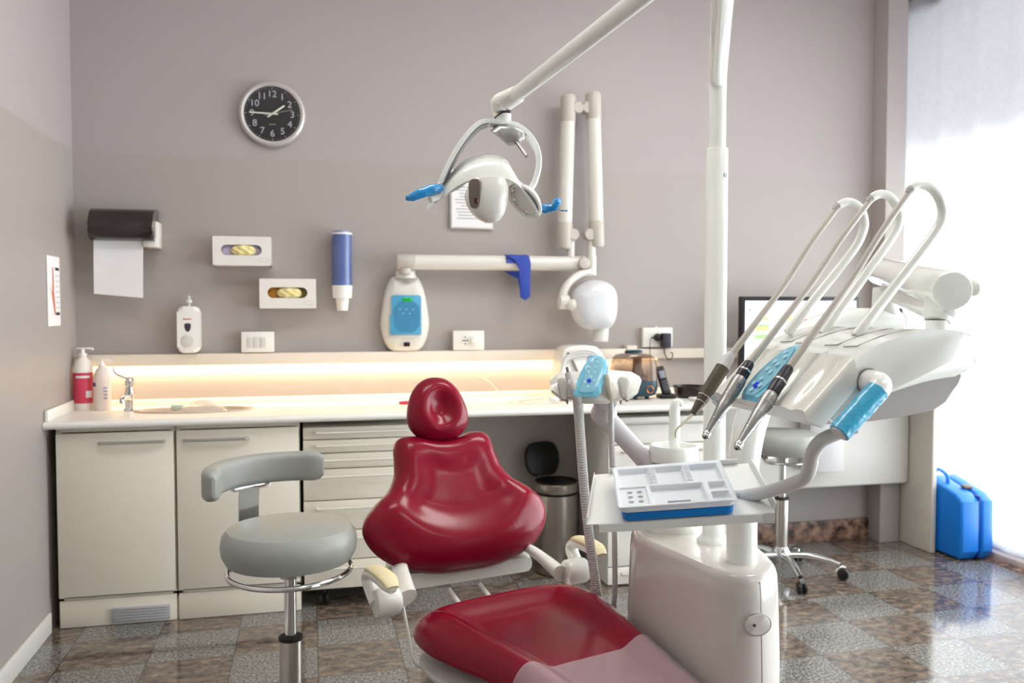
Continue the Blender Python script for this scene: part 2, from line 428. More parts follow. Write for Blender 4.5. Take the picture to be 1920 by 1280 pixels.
# ------------------------------------------------------------------ worktop and cabinets
CT = 0.845; CB = 0.815; CF = 3.70
t = thing('worktop', 'long cream laminate worktop lit by the strip along the back wall', 'worktop', (LX, CF, CB))
SX, SY = -0.50, 3.99                                # sink centre
def worktop():
    out = [(LX+0.002, CF), (3.20, CF), (3.20, WY-0.002), (LX+0.002, WY-0.002)]
    hole = ellipse(0.235, 0.105, 40, SX, SY)
    bm = bmesh.new(); e = []
    for loop in (out, hole):
        v = [bm.verts.new((p[0], p[1], CT)) for p in loop]
        e += [bm.edges.new((v[i], v[(i+1) % len(v)])) for i in range(len(v))]
    bmesh.ops.triangle_fill(bm, use_beauty=True, use_dissolve=False, edges=e)
    r = bmesh.ops.extrude_face_region(bm, geom=bm.faces[:])
    bmesh.ops.translate(bm, verts=[g for g in r['geom'] if isinstance(g, bmesh.types.BMVert)], vec=(0, 0, CB-CT))
    k = M(); k.add(bm); return k
k = worktop(); k.tube([(LX+0.002, CF, (CT+CB)/2), (3.2, CF, (CT+CB)/2)], (CT-CB)/2, 14)
build(k, 'top', lamw, t)
build(M().span((LX+0.012, WY-0.02, CT), (1.95, WY-0.002, CT+0.03), 0.003).span((LX+0.002, CF+0.01, CT), (LX+0.016, WY-0.02, CT+0.045), 0.003), 'upstand', lamw, t)
sk = M(); n_ = 40; rings = []
for a, b, z in ((0.250, 0.118, CT+0.001), (0.246, 0.115, CT+0.006), (0.232, 0.103, CT+0.004), (0.222, 0.096, CT-0.012), (0.19, 0.078, CT-0.026), (0.1, 0.04, CT-0.029)):
    rings.append([(SX+a*math.cos(2*PI*j/n_), SY+b*math.sin(2*PI*j/n_), z) for j in range(n_)])
build(sk.loft(rings, cap=False), 'sink_bowl', pm('beige_sink', (196, 176, 158), 0.25), t)

def bar_handle(m, a, b, y, out=0.022, r=0.006):
    a, b = V(a), V(b)
    m.tube([V((a.x, y, a.z)), V((a.x+0.004, y-out*0.75, a.z)), V((a.x+0.03, y-out, a.z)), V((b.x-0.03, y-out, b.z)), V((b.x-0.004, y-out*0.75, b.z)), V((b.x, y, b.z))], r, 10, smooth=3)
def base_cabinet(x0, x1, hx0, hx1, label, grille):
    t = thing('base_cabinet', label, 'cabinet', (x0, 3.75, 0), 'cream cabinets under the sink worktop')
    b = M()
    b.span((x0, 3.752, 0.002), (x0+0.018, WY-0.03, CB-0.002)).span((x1-0.018, 3.752, 0.002), (x1, WY-0.03, CB-0.002))
    b.span((x0, 3.752, 0.10), (x1, WY-0.03, 0.12)).span((x0, WY-0.05, 0.002), (x1, WY-0.03, 0.78))
    b.span((x0, 3.752, CB-0.02), (x1, 3.79, CB-0.002))
    build(b, 'carcass', lamin, t)
    build(M().span((x0+0.003, 3.742, 0.002), (x1-0.003, 3.752, 0.112), 0.002), 'plinth', lamin, t)
    d = build(M().span((x0+0.004, 3.728, 0.130), (x1-0.004, 3.748, 0.792), 0.003), 'door', lamin, t)
    h = M(); bar_handle(h, (hx0, 0, 0.752), (hx1, 0, 0.752), 3.729); build(h, 'handle', alu, d)
    if grille:
        g = M().span((-0.80, 3.730, 0.012), (-0.575, 3.744, 0.072), 0.003)
        for i in range(5): g.span((-0.79, 3.727, 0.020+i*0.011), (-0.585, 3.731, 0.024+i*0.011), 0.001)
        build(g, 'vent_grille', pm('grey_vent', (176, 176, 178), 0.4, 0.2), t, 'grey slotted vent grille')
base_cabinet(-0.998, -0.5485, -0.83, -0.585, 'cream cabinet in the left corner with the grey vent in its plinth', True)
base_cabinet(-0.5455, -0.050, -0.51, -0.26, 'cream cabinet standing behind the near grey stool', False)

def drawer_unit(x0, x1, yf, z0, zs, label, handles, casters, gap, body=lamin):
    t = thing('drawer_unit', label, 'drawers', (x0, yf, 0), 'drawer units under the worktop')
    build(M().span((x0, yf+0.02, z0), (x1, WY-0.04, CB-0.03), 0.003), 'body', body, t)
    for i in range(len(zs)-1):
        zt, zb = zs[i], zs[i+1]
        d = build(M().span((x0, yf, zb+gap), (x1, yf+0.02, zt-gap), 0.003), 'drawer', body, t)
        h = M(); hz = zt-min(0.033, (zt-zb)*0.45); bar_handle(h, (handles[0], 0, hz), (handles[1], 0, hz), yf+0.001, 0.02, 0.005)
        build(h, 'handle', alu if not casters else pm('cream_handle', (216, 212, 202), 0.35), d)
    if casters:
        for cx in (x0+0.08, x1-0.05):
            for cy in (yf+0.06, WY-0.16):
                c = M(); c.cyl((cx-0.022, cy, 0.03), (cx-0.006, cy, 0.03), 0.029, 20, bev=0.006).cyl((cx+0.006, cy, 0.03), (cx+0.022, cy, 0.03), 0.029, 20, bev=0.006)
                c.cyl((cx-0.01, cy, 0.03), (cx+0.01, cy, 0.03), 0.012).cyl((cx, cy, 0.03), (cx, cy, z0), 0.012)
                build(c, 'caster', black, t, 'black twin wheel caster')
    return t
zs = [0.788, 0.733, 0.674, 0.607, 0.47, 0.338, 0.21, 0.085]
drawer_unit(-0.036, 0.462, 3.735, 0.08, zs, 'cream rolling drawer unit on black casters behind the red chair', (0.02, 0.41), True, 0.002)
drawer_unit(1.332, 1.905, 3.735, 0.003, [0.79, 0.66, 0.49, 0.30, 0.09, 0.004], 'white drawer unit standing behind the suction hoses', (1.40, 1.84), False, 0.003, lamw)
# desk end: panel, wall-hung cabinet, box
solo(M().span((3.172, 3.86, 0.002), (3.20, WY-0.022, CB-0.001), 0.003), 'desk_end_panel', pm('beige_end_panel', (208, 201, 190), 0.45), 'tall beige panel under the worktop end beside the blue case', 'panel')
t = thing('wall_cabinet', 'white wall-hung cabinet under the worktop behind the far stool', 'cabinet', (1.93, 4.04, 0.33))
build(M().span((1.93, 4.06, 0.335), (3.168, WY-0.003, CB-0.004), 0.003), 'body', lamw, t)
build(M().span((1.93, 4.04, 0.345), (2.52, 4.06, CB-0.02), 0.003), 'front_panel', lamw, t)
build(M().span((2.524, 4.04, 0.345), (3.166, 4.06, CB-0.02), 0.003), 'front_panel', lamw, t)
solo(M().box((2.60, 3.985, 0.585), (0.20, 0.10, 0.29), 0.008).span((2.515, 3.933, 0.455), (2.685, 3.936, 0.715), 0.001), 'wall_box', pm('grey_white_box', (214, 212, 212), 0.4), 'pale grey flat box fixed to the cabinet beside the far stool', 'box')
# ------------------------------------------------------------------ things on the worktop
def bottle(x, y, r, h, neck, label, body, name='pump_bottle'):
    t = thing(name, label, 'bottle', (x, y, CT), 'pump bottles by the sink')
    m = M().lathe([(0, 0), (r*0.93, 0), (r, 0.006), (r, h*0.60), (r*0.97, h*0.66), (r*0.72, h*0.78), (r*0.36, h*0.845), (r*0.32, h*0.87), (0, h*0.87)], (x, y, CT), n=28)
    build(m, 'body', body, t)
    p = M().lathe([(r*0.42, h*0.865), (r*0.42, h*0.90), (r*0.2, h*0.91), (r*0.17, h*0.985), (0, h*0.985)], (x, y, CT), n=20)
    p.box((x+r*0.1, y, CT+h*0.985), (r*1.35, r*0.42, h*0.03), 0.004).tube([(x+r*0.6, y, CT+h*0.985), (x+r*0.95, y, CT+h*0.975), (x+r*1.0, y, CT+h*0.955)], r*0.12, 8)
    build(p, 'pump', white, t)
    return t
p1 = aty(157, 755, 4.13); p2 = aty(192, 755, 4.10)
t = bottle(p1.x, 4.13, 0.043, 0.275, 0.3, 'white pump bottle with a pink label in the left corner', pm('white_bottle', (236, 228, 220), 0.35))
lb = pm('pink_label', (206, 66, 92), 0.45, var=0.1, scale=30)
def wraplab(t, x, y, z0, z1, r, a0, a1, mat, name='label', lab=None):
    build(M().grid(lambda u, v: (x+r*math.sin(a0+(a1-a0)*u), y-r*math.cos(a0+(a1-a0)*u), z0+(z1-z0)*v), 16, 1), name, mat, t, lab)
wraplab(t, p1.x, 4.13, CT+0.03, CT+0.165, 0.0436, -1.15, 1.35, lb, 'label', 'pink label')
wraplab(t, p1.x, 4.13, CT+0.055, CT+0.085, 0.0440, 0.45, 1.1, paper, 'label_patch')
wraplab(t, p1.x, 4.13, CT+0.142, CT+0.152, 0.0440, -0.5, 0.9, paper, 'label_stripe')
t = bottle(p2.x, 4.10, 0.036, 0.225, 0.3, 'translucent white pump bottle right of the pink labelled one', pm('milky_bottle', (236, 226, 220), 0.3, trans=0.25))
wraplab(t, p2.x, 4.10, CT+0.105, CT+0.122, 0.0366, -1.3, -0.55, pm('blue_ink', (70, 84, 140), 0.6), 'label')
for z in (0.05, 0.065, 0.08, 0.095): wraplab(t, p2.x, 4.10, CT+z, CT+z+0.008, 0.0366, 0.35, 0.8, pm('lilac_ink', (150, 150, 186), 0.6), 'label_text')
# tap
tx, ty = -0.66, 3.95
tp = aty(243, 775, 4.03); tx, ty = tp.x, 4.03
t = thing('mixer_tap', 'chrome mixer tap with a long raised lever at the sink', 'tap', (tx, ty, CT))
build(M().lathe([(0, 0), (0.024, 0), (0.024, 0.006), (0.019, 0.012), (0.018, 0.055), (0.02, 0.06), (0, 0.06)], (tx, ty, CT+0.0005), n=24), 'base', chrome, t)
build(M().tube([(tx, ty, CT+0.05), (tx-0.004, ty-0.05, CT+0.062), (tx-0.008, ty-0.10, CT+0.058), (tx-0.008, ty-0.108, CT+0.042)], [0.015, 0.013, 0.011, 0.010], 14, smooth=4), 'spout', chrome, t)
build(M().lathe([(0, 0), (0.02, 0), (0.021, 0.02), (0.016, 0.045), (0.02, 0.05), (0.021, 0.075), (0.012, 0.088), (0, 0.09)], (tx, ty, CT+0.06), V((0.08, -0.1, 1)), n=24), 'cartridge', chrome, t)
build(M().tube([(tx+0.004, ty-0.01, CT+0.135), (tx-0.02, ty-0.01, CT+0.148), (tx-0.055, ty, CT+0.165), (tx-0.062, ty, CT+0.19)], [0.006, 0.004, 0.004, 0.005], 10, smooth=4), 'lever', chrome, t)
# clear bags with combs of sealed instruments
bagm = pm('clear_bag', (240, 232, 218), 0.15, trans=0.0, alpha=0.35, coat=0.5, bump=0.8, bscale=50)
def bag(px, py, Y, w, d, capx, mat2, label):
    c = aty(px, py, Y); z = CT
    t = thing('plastic_bag', label, 'bag', (c.x, Y, z), 'clear bags on the worktop')
    def f(u, v):
        a = (u-0.5)*2; b = (v-0.5)*2
        h = 0.038*(1-a*a)*(1-b*b)**0.7*(1+0.25*math.sin(9*u+4*v)) if abs(b) < 1 else 0
        return (c.x+w*(u-0.5)+0.01*math.sin(7*v), Y+d*(v-0.5), z+0.003+h)
    build(M().grid(f, 26, 12), 'film', bagm, t)
    m = M().box((c.x+capx*w, Y-0.01, z+0.016), (0.05, 0.035, 0.026), 0.008)
    build(m, 'cap', mat2, t)
    e = M()
    for i in range(14): e.box((c.x-w*0.3+i*w*0.042, Y-0.03+i*0.004, z+0.012+0.0016*i*0.4), (0.006, 0.018, 0.008), 0.002)
    build(e, 'ridge_strip', pm('milky_plastic', (236, 226, 206), 0.4), t)
bag(375, 770, 3.98, 0.22, 0.12, -0.42, pm('green_white_cap', (186, 206, 190), 0.4), 'crumpled clear bag lying right of the sink')
bag(1000, 757, 3.92, 0.24, 0.12, 0.40, pm('pale_cap', (224, 226, 224), 0.4), 'flat clear bag left of the hose holder on the worktop')
rc = aty(762, 762, 4.0)
solo(M().prism([(-0.035, 0.0), (0.05, -0.014), (0.05, 0.03), (-0.01, 0.03)], (rc.x, 4.0, CT+0.001), X_, Y_, 0.014, 0.003), 'red_sachet', pm('coral_red_paper', (226, 74, 84), 0.5), 'small coral red sachet lying beside the headrest', 'sachet')
# portable white device with wound cable
dv = aty(1087, 690, 3.99); dx = dv.x; dy = 4.0
t = thing('portable_device', 'white box device with rounded top behind the hose holder', 'device', (dx, dy, CT))
ZD = 1.05
prof = [(-0.105, 0), (0.115, 0), (0.118, 0.14), (0.108, 0.185), (0.085, 0.228), (0.045, 0.243), (-0.04, 0.243), (-0.085, 0.233), (-0.098, 0.205), (-0.11, 0.14)]
build(M().prism([(p[0], p[1]*ZD) for p in crom([V((a, b, 0)) for a, b in prof], 3, True)], (dx, dy-0.06, CT+0.012), X_, Z_, -0.15, 0.012), 'body', white, t)
k = M()
for i in range(3): k.tube([(dx-0.11-0.004*i, dy-0.066, CT+0.12), (dx-0.088, dy-0.068, CT+0.195+0.008*i), (dx-0.02, dy-0.07, CT+0.222+0.011*i), (dx+0.06, dy-0.068, CT+0.212+0.010*i), (dx+0.106, dy-0.066, CT+0.165)], 0.005, 8, smooth=5)
build(k, 'wound_cable', greyp, t)
build(M().prism(rrect(0.026, 0.062, 0.012), (dx-0.092, dy-0.058, CT+0.10), X_, Z_, 0.010, 0.003), 'grip', pm('slate_grip', (72, 76, 78), 0.5), t, 'dark slate grip')
build(M().tube([(dx-0.055, dy-0.069, CT+0.20), (dx-0.01, dy-0.071, CT+0.10)], 0.006, 8), 'strap', pm('grey_strap', (140, 134, 130), 0.5), t)
build(M().box((dx-0.075, dy-0.066, CT+0.232), (0.012, 0.006, 0.006), 0.001), 'switch', black, t)
f_ = M()
for sx in (-0.08, 0.09): f_.cyl((dx+sx, dy+0.01, CT+0.0005), (dx+sx, dy+0.01, CT+0.015), 0.012)
build(f_, 'foot', greyp, t)
# humidifier
hx = aty(1190, 700, 3.96).x+0.005; hy = 3.99
t = thing('humidifier', 'teal humidifier with amber tank and copper ring on the worktop', 'humidifier', (hx, hy, CT))
teal = pm('dark_teal_plastic', (20, 56, 66), 0.35)
def sq(w, z, r=0.05, d=None):
    d = d or w
    return [(hx+p[0], hy+p[1], CT+z) for p in rrect(w, d, min(r, w*0.45, d*0.45), 6)]
build(M().loft([sq(0.15, 0.014, d=0.12), sq(0.205, 0.022, d=0.15), sq(0.222, 0.05, d=0.16), sq(0.224, 0.085, d=0.162), sq(0.222, 0.092, d=0.16)]), 'base', teal, t)
amber = pm('amber_tank', (92, 56, 30), 0.06, alpha=0.58, coat=0.8)
build(M().loft([sq(0.221, 0.093, d=0.159), sq(0.219, 0.165, d=0.157), sq(0.205, 0.200, d=0.148), sq(0.17, 0.219, d=0.125), sq(0.09, 0.227, d=0.08)]), 'tank', amber, t, 'amber see-through tank')
build(M().loft([sq(0.085, 0.226, 0.03, 0.07), sq(0.085, 0.237, 0.03, 0.07), sq(0.075, 0.241, 0.03, 0.06)]), 'cap', teal, t)
build(M().lathe([(0.05, 0.0), (0.05, 0.02), (0.03, 0.03), (0.022, 0.06), (0.022, 0.105), (0.035, 0.112), (0, 0.112)], (hx+0.02, hy, CT+0.094), n=20), 'float_tube', pm('dark_brown_tube', (66, 52, 44), 0.3), t)
build(M().tube([(hx+0.055+0.0165*math.cos(i*PI/14), hy-0.0815, CT+0.052+0.0165*math.sin(i*PI/14)) for i in range(28)], 0.0024, 8, closed=True), 'dial_ring', pm('copper', (196, 120, 92), 0.25, 1.0), t, 'copper dial ring')
ft = M()
for sx in (-0.06, 0.0, 0.06): ft.cyl((hx+sx, hy-0.03, CT+0.0005), (hx+sx, hy-0.03, CT+0.016), 0.011)
build(ft, 'foot', teal, t)
# cordless phone in its cradle
q = aty(1246, 738, 3.97); px_, py_ = q.x, 3.97
t = thing('cordless_phone', 'black cordless phone upright in its charging cradle', 'phone', (px_, py_, CT))
rot = Matrix.Rotation(math.radians(-12), 3, 'Y') @ Matrix.Rotation(math.radians(-14), 3, 'X')
build(M().box((px_+0.01, py_+0.005, CT+0.012), (0.085, 0.07, 0.022), 0.008), 'cradle', black, t)
hb = V((px_-0.004, py_+0.012, CT+0.088))
hs = build(M().box(hb, (0.046, 0.022, 0.145), 0.009, 3, rot=rot), 'handset', black, t)
build(M().box(hb+rot @ V((0, -0.0115, 0.03)), (0.03, 0.002, 0.036), 0.001, rot=rot), 'screen', pm('grey_lcd', (132, 132, 142), 0.3), hs)
kb = M()
for i in range(4):
    for j in range(3): kb.box(hb+rot @ V(((j-1)*0.011, -0.0115, -0.008-i*0.013)), (0.008, 0.002, 0.008), 0.001, rot=rot)
build(kb, 'keys', pm('grey_keys', (86, 86, 96), 0.4), hs)
# bowl and note
q = aty(1300, 725, 3.98); bx_ = q.x-0.01
solo(M().lathe([(0, 0.002), (0.07, 0.002), (0.078, 0.012), (0.086, 0.05), (0.0885, 0.052), (0.0885, 0.058), (0.083, 0.058), (0.078, 0.03), (0.0, 0.014)], (bx_, 3.99, CT), n=36), 'round_tin', pm('black_brown_bowl', (36, 29, 27), 0.3), 'round black brown bowl right of the cordless phone', 'bowl')
solo(M().box((bx_+0.0, 3.83, CT+0.008), (0.13, 0.09, 0.013), 0.002), 'paper_pad', paper, 'white pad of paper lying in front of the dark bowl', 'paper')
# monitor
t = thing('computer_monitor', 'black framed monitor with a coloured calendar on its screen', 'monitor', (2.48, 3.98, CT))
a0, a1 = 2.137, 2.822; zt = 1.352; zb = 0.955
bz = M().span((a0, 4.0, zb), (a1, 4.035, zt), 0.006)
build(bz, 'case', pm('black_brown_bezel', (30, 24, 24), 0.4), t)
scr = pm('lit_screen', (210, 218, 240), 0.3, emit=(212, 220, 246), estr=0.75)
s_ = build(M().span((a0+0.022, 3.998, zb+0.03), (a1-0.022, 4.001, zt-0.022)), 'screen', scr, t, smooth=False)
def blk(x0, y0, x1, y1, rgb, nm):
    p = aty(x0, y0, 3.9975); r = aty(x1, y1, 3.9975)
    build(M().span((p.x, 3.9968, r.z), (r.x, 3.9985, p.z)), 'calendar_entry', pm(nm, rgb, 0.4, emit=rgb, estr=0.7), s_, smooth=False)
Yl, Gr, Gy, Rd = (240, 226, 120), (140, 226, 110), (196, 198, 206), (238, 104, 108)
blk(1419, 593, 1441, 597, Yl, 'screen_yellow'); blk(1419, 597, 1441, 600, Gr, 'screen_green')
blk(1415, 608, 1442, 613, Gr, 'screen_green'); blk(1415, 613, 1442, 621, Yl, 'screen_yellow'); blk(1415, 621, 1442, 624, Gy, 'screen_grey')
blk(1416, 627, 1440, 635, Gr, 'screen_green'); blk(1442, 592, 1470, 595, Gy, 'screen_grey'); blk(1472, 592, 1486, 601, Yl, 'screen_yellow')
blk(1497, 597, 1530, 620, Rd, 'screen_red'); blk(1404, 580, 1407, 583, (60, 60, 200), 'screen_blue')
blk(1402, 567, 1600, 568.5, (150, 160, 176), 'screen_bar')
build(M().span((2.44, 4.03, CT+0.01), (2.52, 4.05, 1.1), 0.004).lathe([(0.0, 0.0), (0.11, 0.0), (0.11, 0.008), (0.03, 0.014), (0, 0.014)], (2.48, 4.04, CT+0.0005), n=32), 'stand', black, t)
# ------------------------------------------------------------------ waste bin, cable, blue case
bc = V((1.02, 4.0, 0)); bc = aty(1043, 950, 4.02); bx, by = bc.x, 4.02
t = thing('pedal_bin', 'brushed steel pedal bin standing open under the worktop', 'bin', (bx, by, 0))
build(M().lathe([(0.0, 0.004), (0.098, 0.004), (0.102, 0.012), (0.102, 0.39), (0, 0.39)], (bx, by, 0), n=40), 'body', steel, t)
build(M().lathe([(0.103, 0.388), (0.105, 0.392), (0.105, 0.40), (0.098, 0.40), (0.098, 0.388)], (bx, by, 0), n=40), 'gasket', black, t)
build(M().lathe([(0.104, 0.40), (0.107, 0.405), (0.107, 0.44), (0.102, 0.446), (0.097, 0.44), (0.097, 0.40)], (bx, by, 0), n=40), 'rim', steel, t)
build(M().lathe([(0.103, 0.446), (0.104, 0.452), (0.09, 0.452), (0.088, 0.40), (0, 0.395)], (bx, by, 0), n=40), 'liner', black, t)
lo = V((bx-0.03, by+0.105, 0.455)); la = V((1, 0.28, 0)).normalized(); lb_ = V((-0.03, 0.24, 1)).normalized()
build(M().prism(rrect(0.185, 0.17, 0.055, 6, 0, 0.085), lo, la, lb_, -0.028, 0.012, 3), 'lid', black, t, 'open black lid')
build(M().box((bx+0.02, by-0.11, 0.02), (0.05, 0.03, 0.012), 0.004), 'pedal', black, t)
solo(M().tube([(1.20, 4.17, 0.03), (1.17, 4.12, 0.10), (1.20, 4.10, 0.16), (1.25, 4.12, 0.10), (1.22, 4.1, 0.01), (1.12, 4.08, 0.008), (1.28, 4.0, 0.008), (1.31, 3.95, 0.008)], 0.005, 8, smooth=6), 'black_cable', black, 'loose black cable coiled on the floor beside the bin', 'cable')
# case: stands on its long edge against the panel
cc = V((3.30, 3.79, 0))
t = thing('carry_case', 'bright blue plastic carry case standing on the floor by the window', 'case', (3.31, 3.80, 0))
def shell(y0, y1, w, h, r): return M().prism([(p[0], p[1]) for p in rrect(w, h, r, 5, 0, h/2)], (3.31, y1, 0), X_, Z_, (y1-y0), 0.018, 3)
axw = V((1, 0, 0))
def cshell(x0, x1, y0, y1, z1, bev, nm):
    # profile in the y-z plane, extruded along x
    k = [(y0+0.03, 0.008), (y1-0.03, 0.008), (y1, 0.04), (y1-0.005, z1-0.03), (y1-0.04, z1), (y0+0.055, z1-0.055), (y0+0.006, z1-0.09), (y0, 0.05)]
    build(M().prism(k, (x0, 0, 0), Y_, Z_, x1-x0, bev, 3), nm, caseb, t)
cshell(3.215, 3.325, 3.69, 3.99, 0.395, 0.014, 'half_shell'); cshell(3.333, 3.405, 3.685, 3.99, 0.395, 0.014, 'half_shell')
build(M().span((3.322, 3.70, 0.012), (3.336, 3.98, 0.33), 0.003), 'seam_gasket', pm('deep_blue', (6, 60, 150), 0.5), t)
build(M().box((3.325, 3.79, 0.362), (0.05, 0.035, 0.012), 0.003, rot=Matrix.Rotation(0.25, 3, 'X')), 'latch', pm('brown_latch', (92, 74, 64), 0.4), t, 'brown latch')
build(M().tube([(3.27, 3.86, 0.365), (3.27, 3.87, 0.41), (3.27, 3.94, 0.43), (3.27, 3.96, 0.39)], 0.01, 10, smooth=4), 'handle', caseb, t)
# ------------------------------------------------------------------ things on the walls
YW = WY
# clock
cp = aty(511, 216, YW); cx, cz = cp.x, cp.z
t = thing('wall_clock', 'round wall clock with black dial and silver rim showing quarter to two', 'clock', (cx, YW, cz))
build(M().lathe([(0, 0.001), (0.148, 0.001), (0.152, 0.012), (0.147, 0.034), (0.138, 0.040), (0.128, 0.036), (0.126, 0.026), (0, 0.026)], (cx, YW, cz), (0, -1, 0), n=64), 'case', pm('silver_rim', (196, 190, 188), 0.35, 0.3), t)
dial = build(M().lathe([(0, 0.0265), (0.1265, 0.0265), (0.1265, 0.028), (0, 0.028)], (cx, YW, cz), (0, -1, 0), n=64), 'dial', pm('black_dial', (26, 24, 24), 0.4), t)
num = pm('pale_lilac_numeral', (176, 174, 186), 0.5)
for h in range(1, 13):
    a = h*PI/6
    text(str(h), 0.043, 'numeral', num, dial, (cx+0.091*math.sin(a), YW-0.0285, cz+0.091*math.cos(a)), X_, Z_, 0.0005)
k = M()
for h in range(60):
    a = h*PI/30; l = 0.007 if h % 5 == 0 else 0.004; w = 0.003 if h % 5 == 0 else 0.001
    k.box((cx+0.119*math.sin(a), YW-0.0285, cz+0.119*math.cos(a)), (w, 0.001, l), 0, rot=Matrix.Rotation(a, 3, 'Y'))
build(k, 'minute_marks', num, dial)
hand = pm('cream_hand', (226, 222, 206), 0.4)
def clockhand(nm, deg, l, tail, w, y, mat):
    a = math.radians(deg); c_ = (l-tail)/2
    build(M().box((cx+c_*math.sin(a), YW-y, cz+c_*math.cos(a)), (w, 0.0015, l+tail), 0.0004, rot=Matrix.Rotation(a, 3, 'Y')), nm, mat, t)
clockhand('hour_hand', 54, 0.068, 0.026, 0.0072, 0.0305, hand); clockhand('minute_hand', 271.5, 0.103, 0.026, 0.0058, 0.0325, hand)
clockhand('second_hand', 76, 0.092, 0.036, 0.0018, 0.0345, pm('grey_hand', (176, 172, 162), 0.4))
build(M().box((cx, YW-0.0285, cz-0.048), (0.03, 0.0006, 0.003)), 'maker_line', ink, dial)

# paper towel dispenser
a = aty(171, 388, YW-0.10); b = aty(292, 452, YW-0.10); x0, x1 = a.x, b.x; z1, z0 = a.z, b.z
t = thing('towel_dispenser', 'smoky dark paper towel dispenser on the back wall near the corner', 'dispenser', ((x0+x1)/2, YW, z0))
pr = [(0.0, 0.0), (0.155, 0.0), (0.175, 0.05), (0.165, 0.10), (0.13, 0.145), (0.08, 0.163), (0.0, 0.166)]
hgt = z1-z0
pp = [(p.x, p.y*hgt/0.166) for p in crom([V((a_, b_, 0)) for a_, b_ in pr], 4)]
build(M().prism([(-p[0], p[1]) for p in pp], (x0, YW-0.004, z0), Y_, Z_, x1-x0, 0.012, 3), 'cover', pm('smoky_brown_cover', (38, 28, 26), 0.14, coat=0.4, var=0.15), t)
build(M().span((x0+0.01, YW-0.03, z0-0.02), (x1-0.002, YW-0.001, z0+0.01), 0.006).span((x1-0.05, YW-0.125, z0-0.028), (x1+0.006, YW-0.001, z0+0.012), 0.006).span((x1-0.006, YW-0.12, z0-0.03), (x1+0.012, YW-0.001, z0+hgt*0.6), 0.006), 'back_plate', pm('ivory_plate', (224, 218, 210), 0.4), t)
pa = aty(176, 452, YW-0.11); pb = aty(271, 560, YW-0.11)
def sheet(u, v):
    return (pa.x+(pb.x-pa.x)*u-0.006*v, YW-0.115+0.012*v*v+0.004*math.sin(3*u+2*v), z0+0.004-(z0-pb.z)*v*(0.93+0.07*u))
solo(M().grid(sheet, 12, 14, 0.001), 'paper_towel', paper, 'white paper towel hanging out of the dark dispenser', 'paper towel')

# glove boxes
def glovebox(px0, py0, px1, py1, label, glabel, packs):
    Yf = YW-0.11; a = aty(px0, py0, Yf); b = aty(px1, py1, Yf); w = b.x-a.x; h = a.z-b.z; cx, cz = (a.x+b.x)/2, (a.z+b.z)/2
    t = thing('glove_holder', label, 'glove box', (cx, YW, b.z), 'wall glove holders')
    outer = rrect(w, h, 0.006, 3, cx, cz); hole = [(cx-0.002+q_[0], cz+0.004+q_[1]) for q_ in rrect(w*0.70, h*0.36, h*0.178, 8)]
    bm = bmesh.new(); e = []
    for loop in (outer, hole):
        v = [bm.verts.new((p[0], Yf, p[1])) for p in loop]
        e += [bm.edges.new((v[i], v[(i+1) % len(v)])) for i in range(len(v))]
    bmesh.ops.triangle_fill(bm, use_beauty=True, edges=e)
    r = bmesh.ops.extrude_face_region(bm, geom=bm.faces[:])
    bmesh.ops.translate(bm, verts=[g for g in r['geom'] if isinstance(g, bmesh.types.BMVert)], vec=(0, 0.006, 0))
    k = M().add(bm)
    for s in (-1, 1): k.span((cx+s*w/2-(0.006 if s > 0 else 0), Yf+0.004, b.z), (cx+s*w/2+(0.006 if s < 0 else 0), YW-0.001, a.z))
    k.span((a.x, Yf+0.004, a.z-0.006), (b.x, YW-0.001, a.z)).span((a.x, Yf+0.004, b.z), (b.x, YW-0.001, b.z+0.006))
    build(k, 'frame', pm('white_holder', (226, 221, 214), 0.4), t)
    hnd = M().tube([(cx+w*0.28, Yf-0.0008, cz-h*0.33), (cx+w*0.30, Yf-0.0008, cz-h*0.28), (cx+w*0.36, Yf-0.0008, cz-h*0.25), (cx+w*0.45, Yf-0.0008, cz-h*0.28), (cx+w*0.46, Yf-0.0008, cz-h*0.33), (cx+w*0.38, Yf-0.0008, cz-h*0.38)], 0.0009, 6, smooth=4, closed=True)
    build(hnd, 'hand_mark', pm('faint_grey_mark', (198, 194, 196), 0.5), t)
    for (lx, lz, lw, lh, rgb, nm) in packs:
        build(M().box((cx+lx, Yf+0.035, cz+lz), (lw, 0.03, lh), 0.004), 'glove_pack', pm(nm, rgb, 0.6, var=0.2, scale=40), t)
    g = solo(M().cushion([(-0.055, 0), (-0.04, 0.02), (0.0, 0.027), (0.04, 0.021), (0.056, 0), (0.045, -0.02), (0, -0.026), (-0.04, -0.022)], (cx+0.005, Yf+0.016, cz+0.003), X_, Z_,
        lambda q_, u, v: 0.022*math.sqrt(max(0, 1-q_**2))*(1+0.16*math.sin(u*150+v*60+2*math.sin(v*130))), lambda q_, u, v: 0.004*(1-q_)), 'glove', pm('latex_cream', (226, 212, 150), 0.55, var=0.14, scale=50), glabel, 'glove', 'gloves in the wall holders')
glovebox(398, 442, 508, 498, 'upper left white glove holder with a lilac box inside', 'cream latex glove puffing from the upper left holder',
         [(0, 0.0, 0.2, 0.07, (196, 184, 208), 'lilac_card')])
glovebox(486, 522, 593, 578, 'lower right white glove holder with an amber box inside', 'cream latex glove crumpled in the lower right holder',
         [(-0.05, 0.0, 0.08, 0.07, (176, 118, 26), 'amber_card'), (0.05, 0, 0.12, 0.07, (124, 104, 52), 'olive_card')])

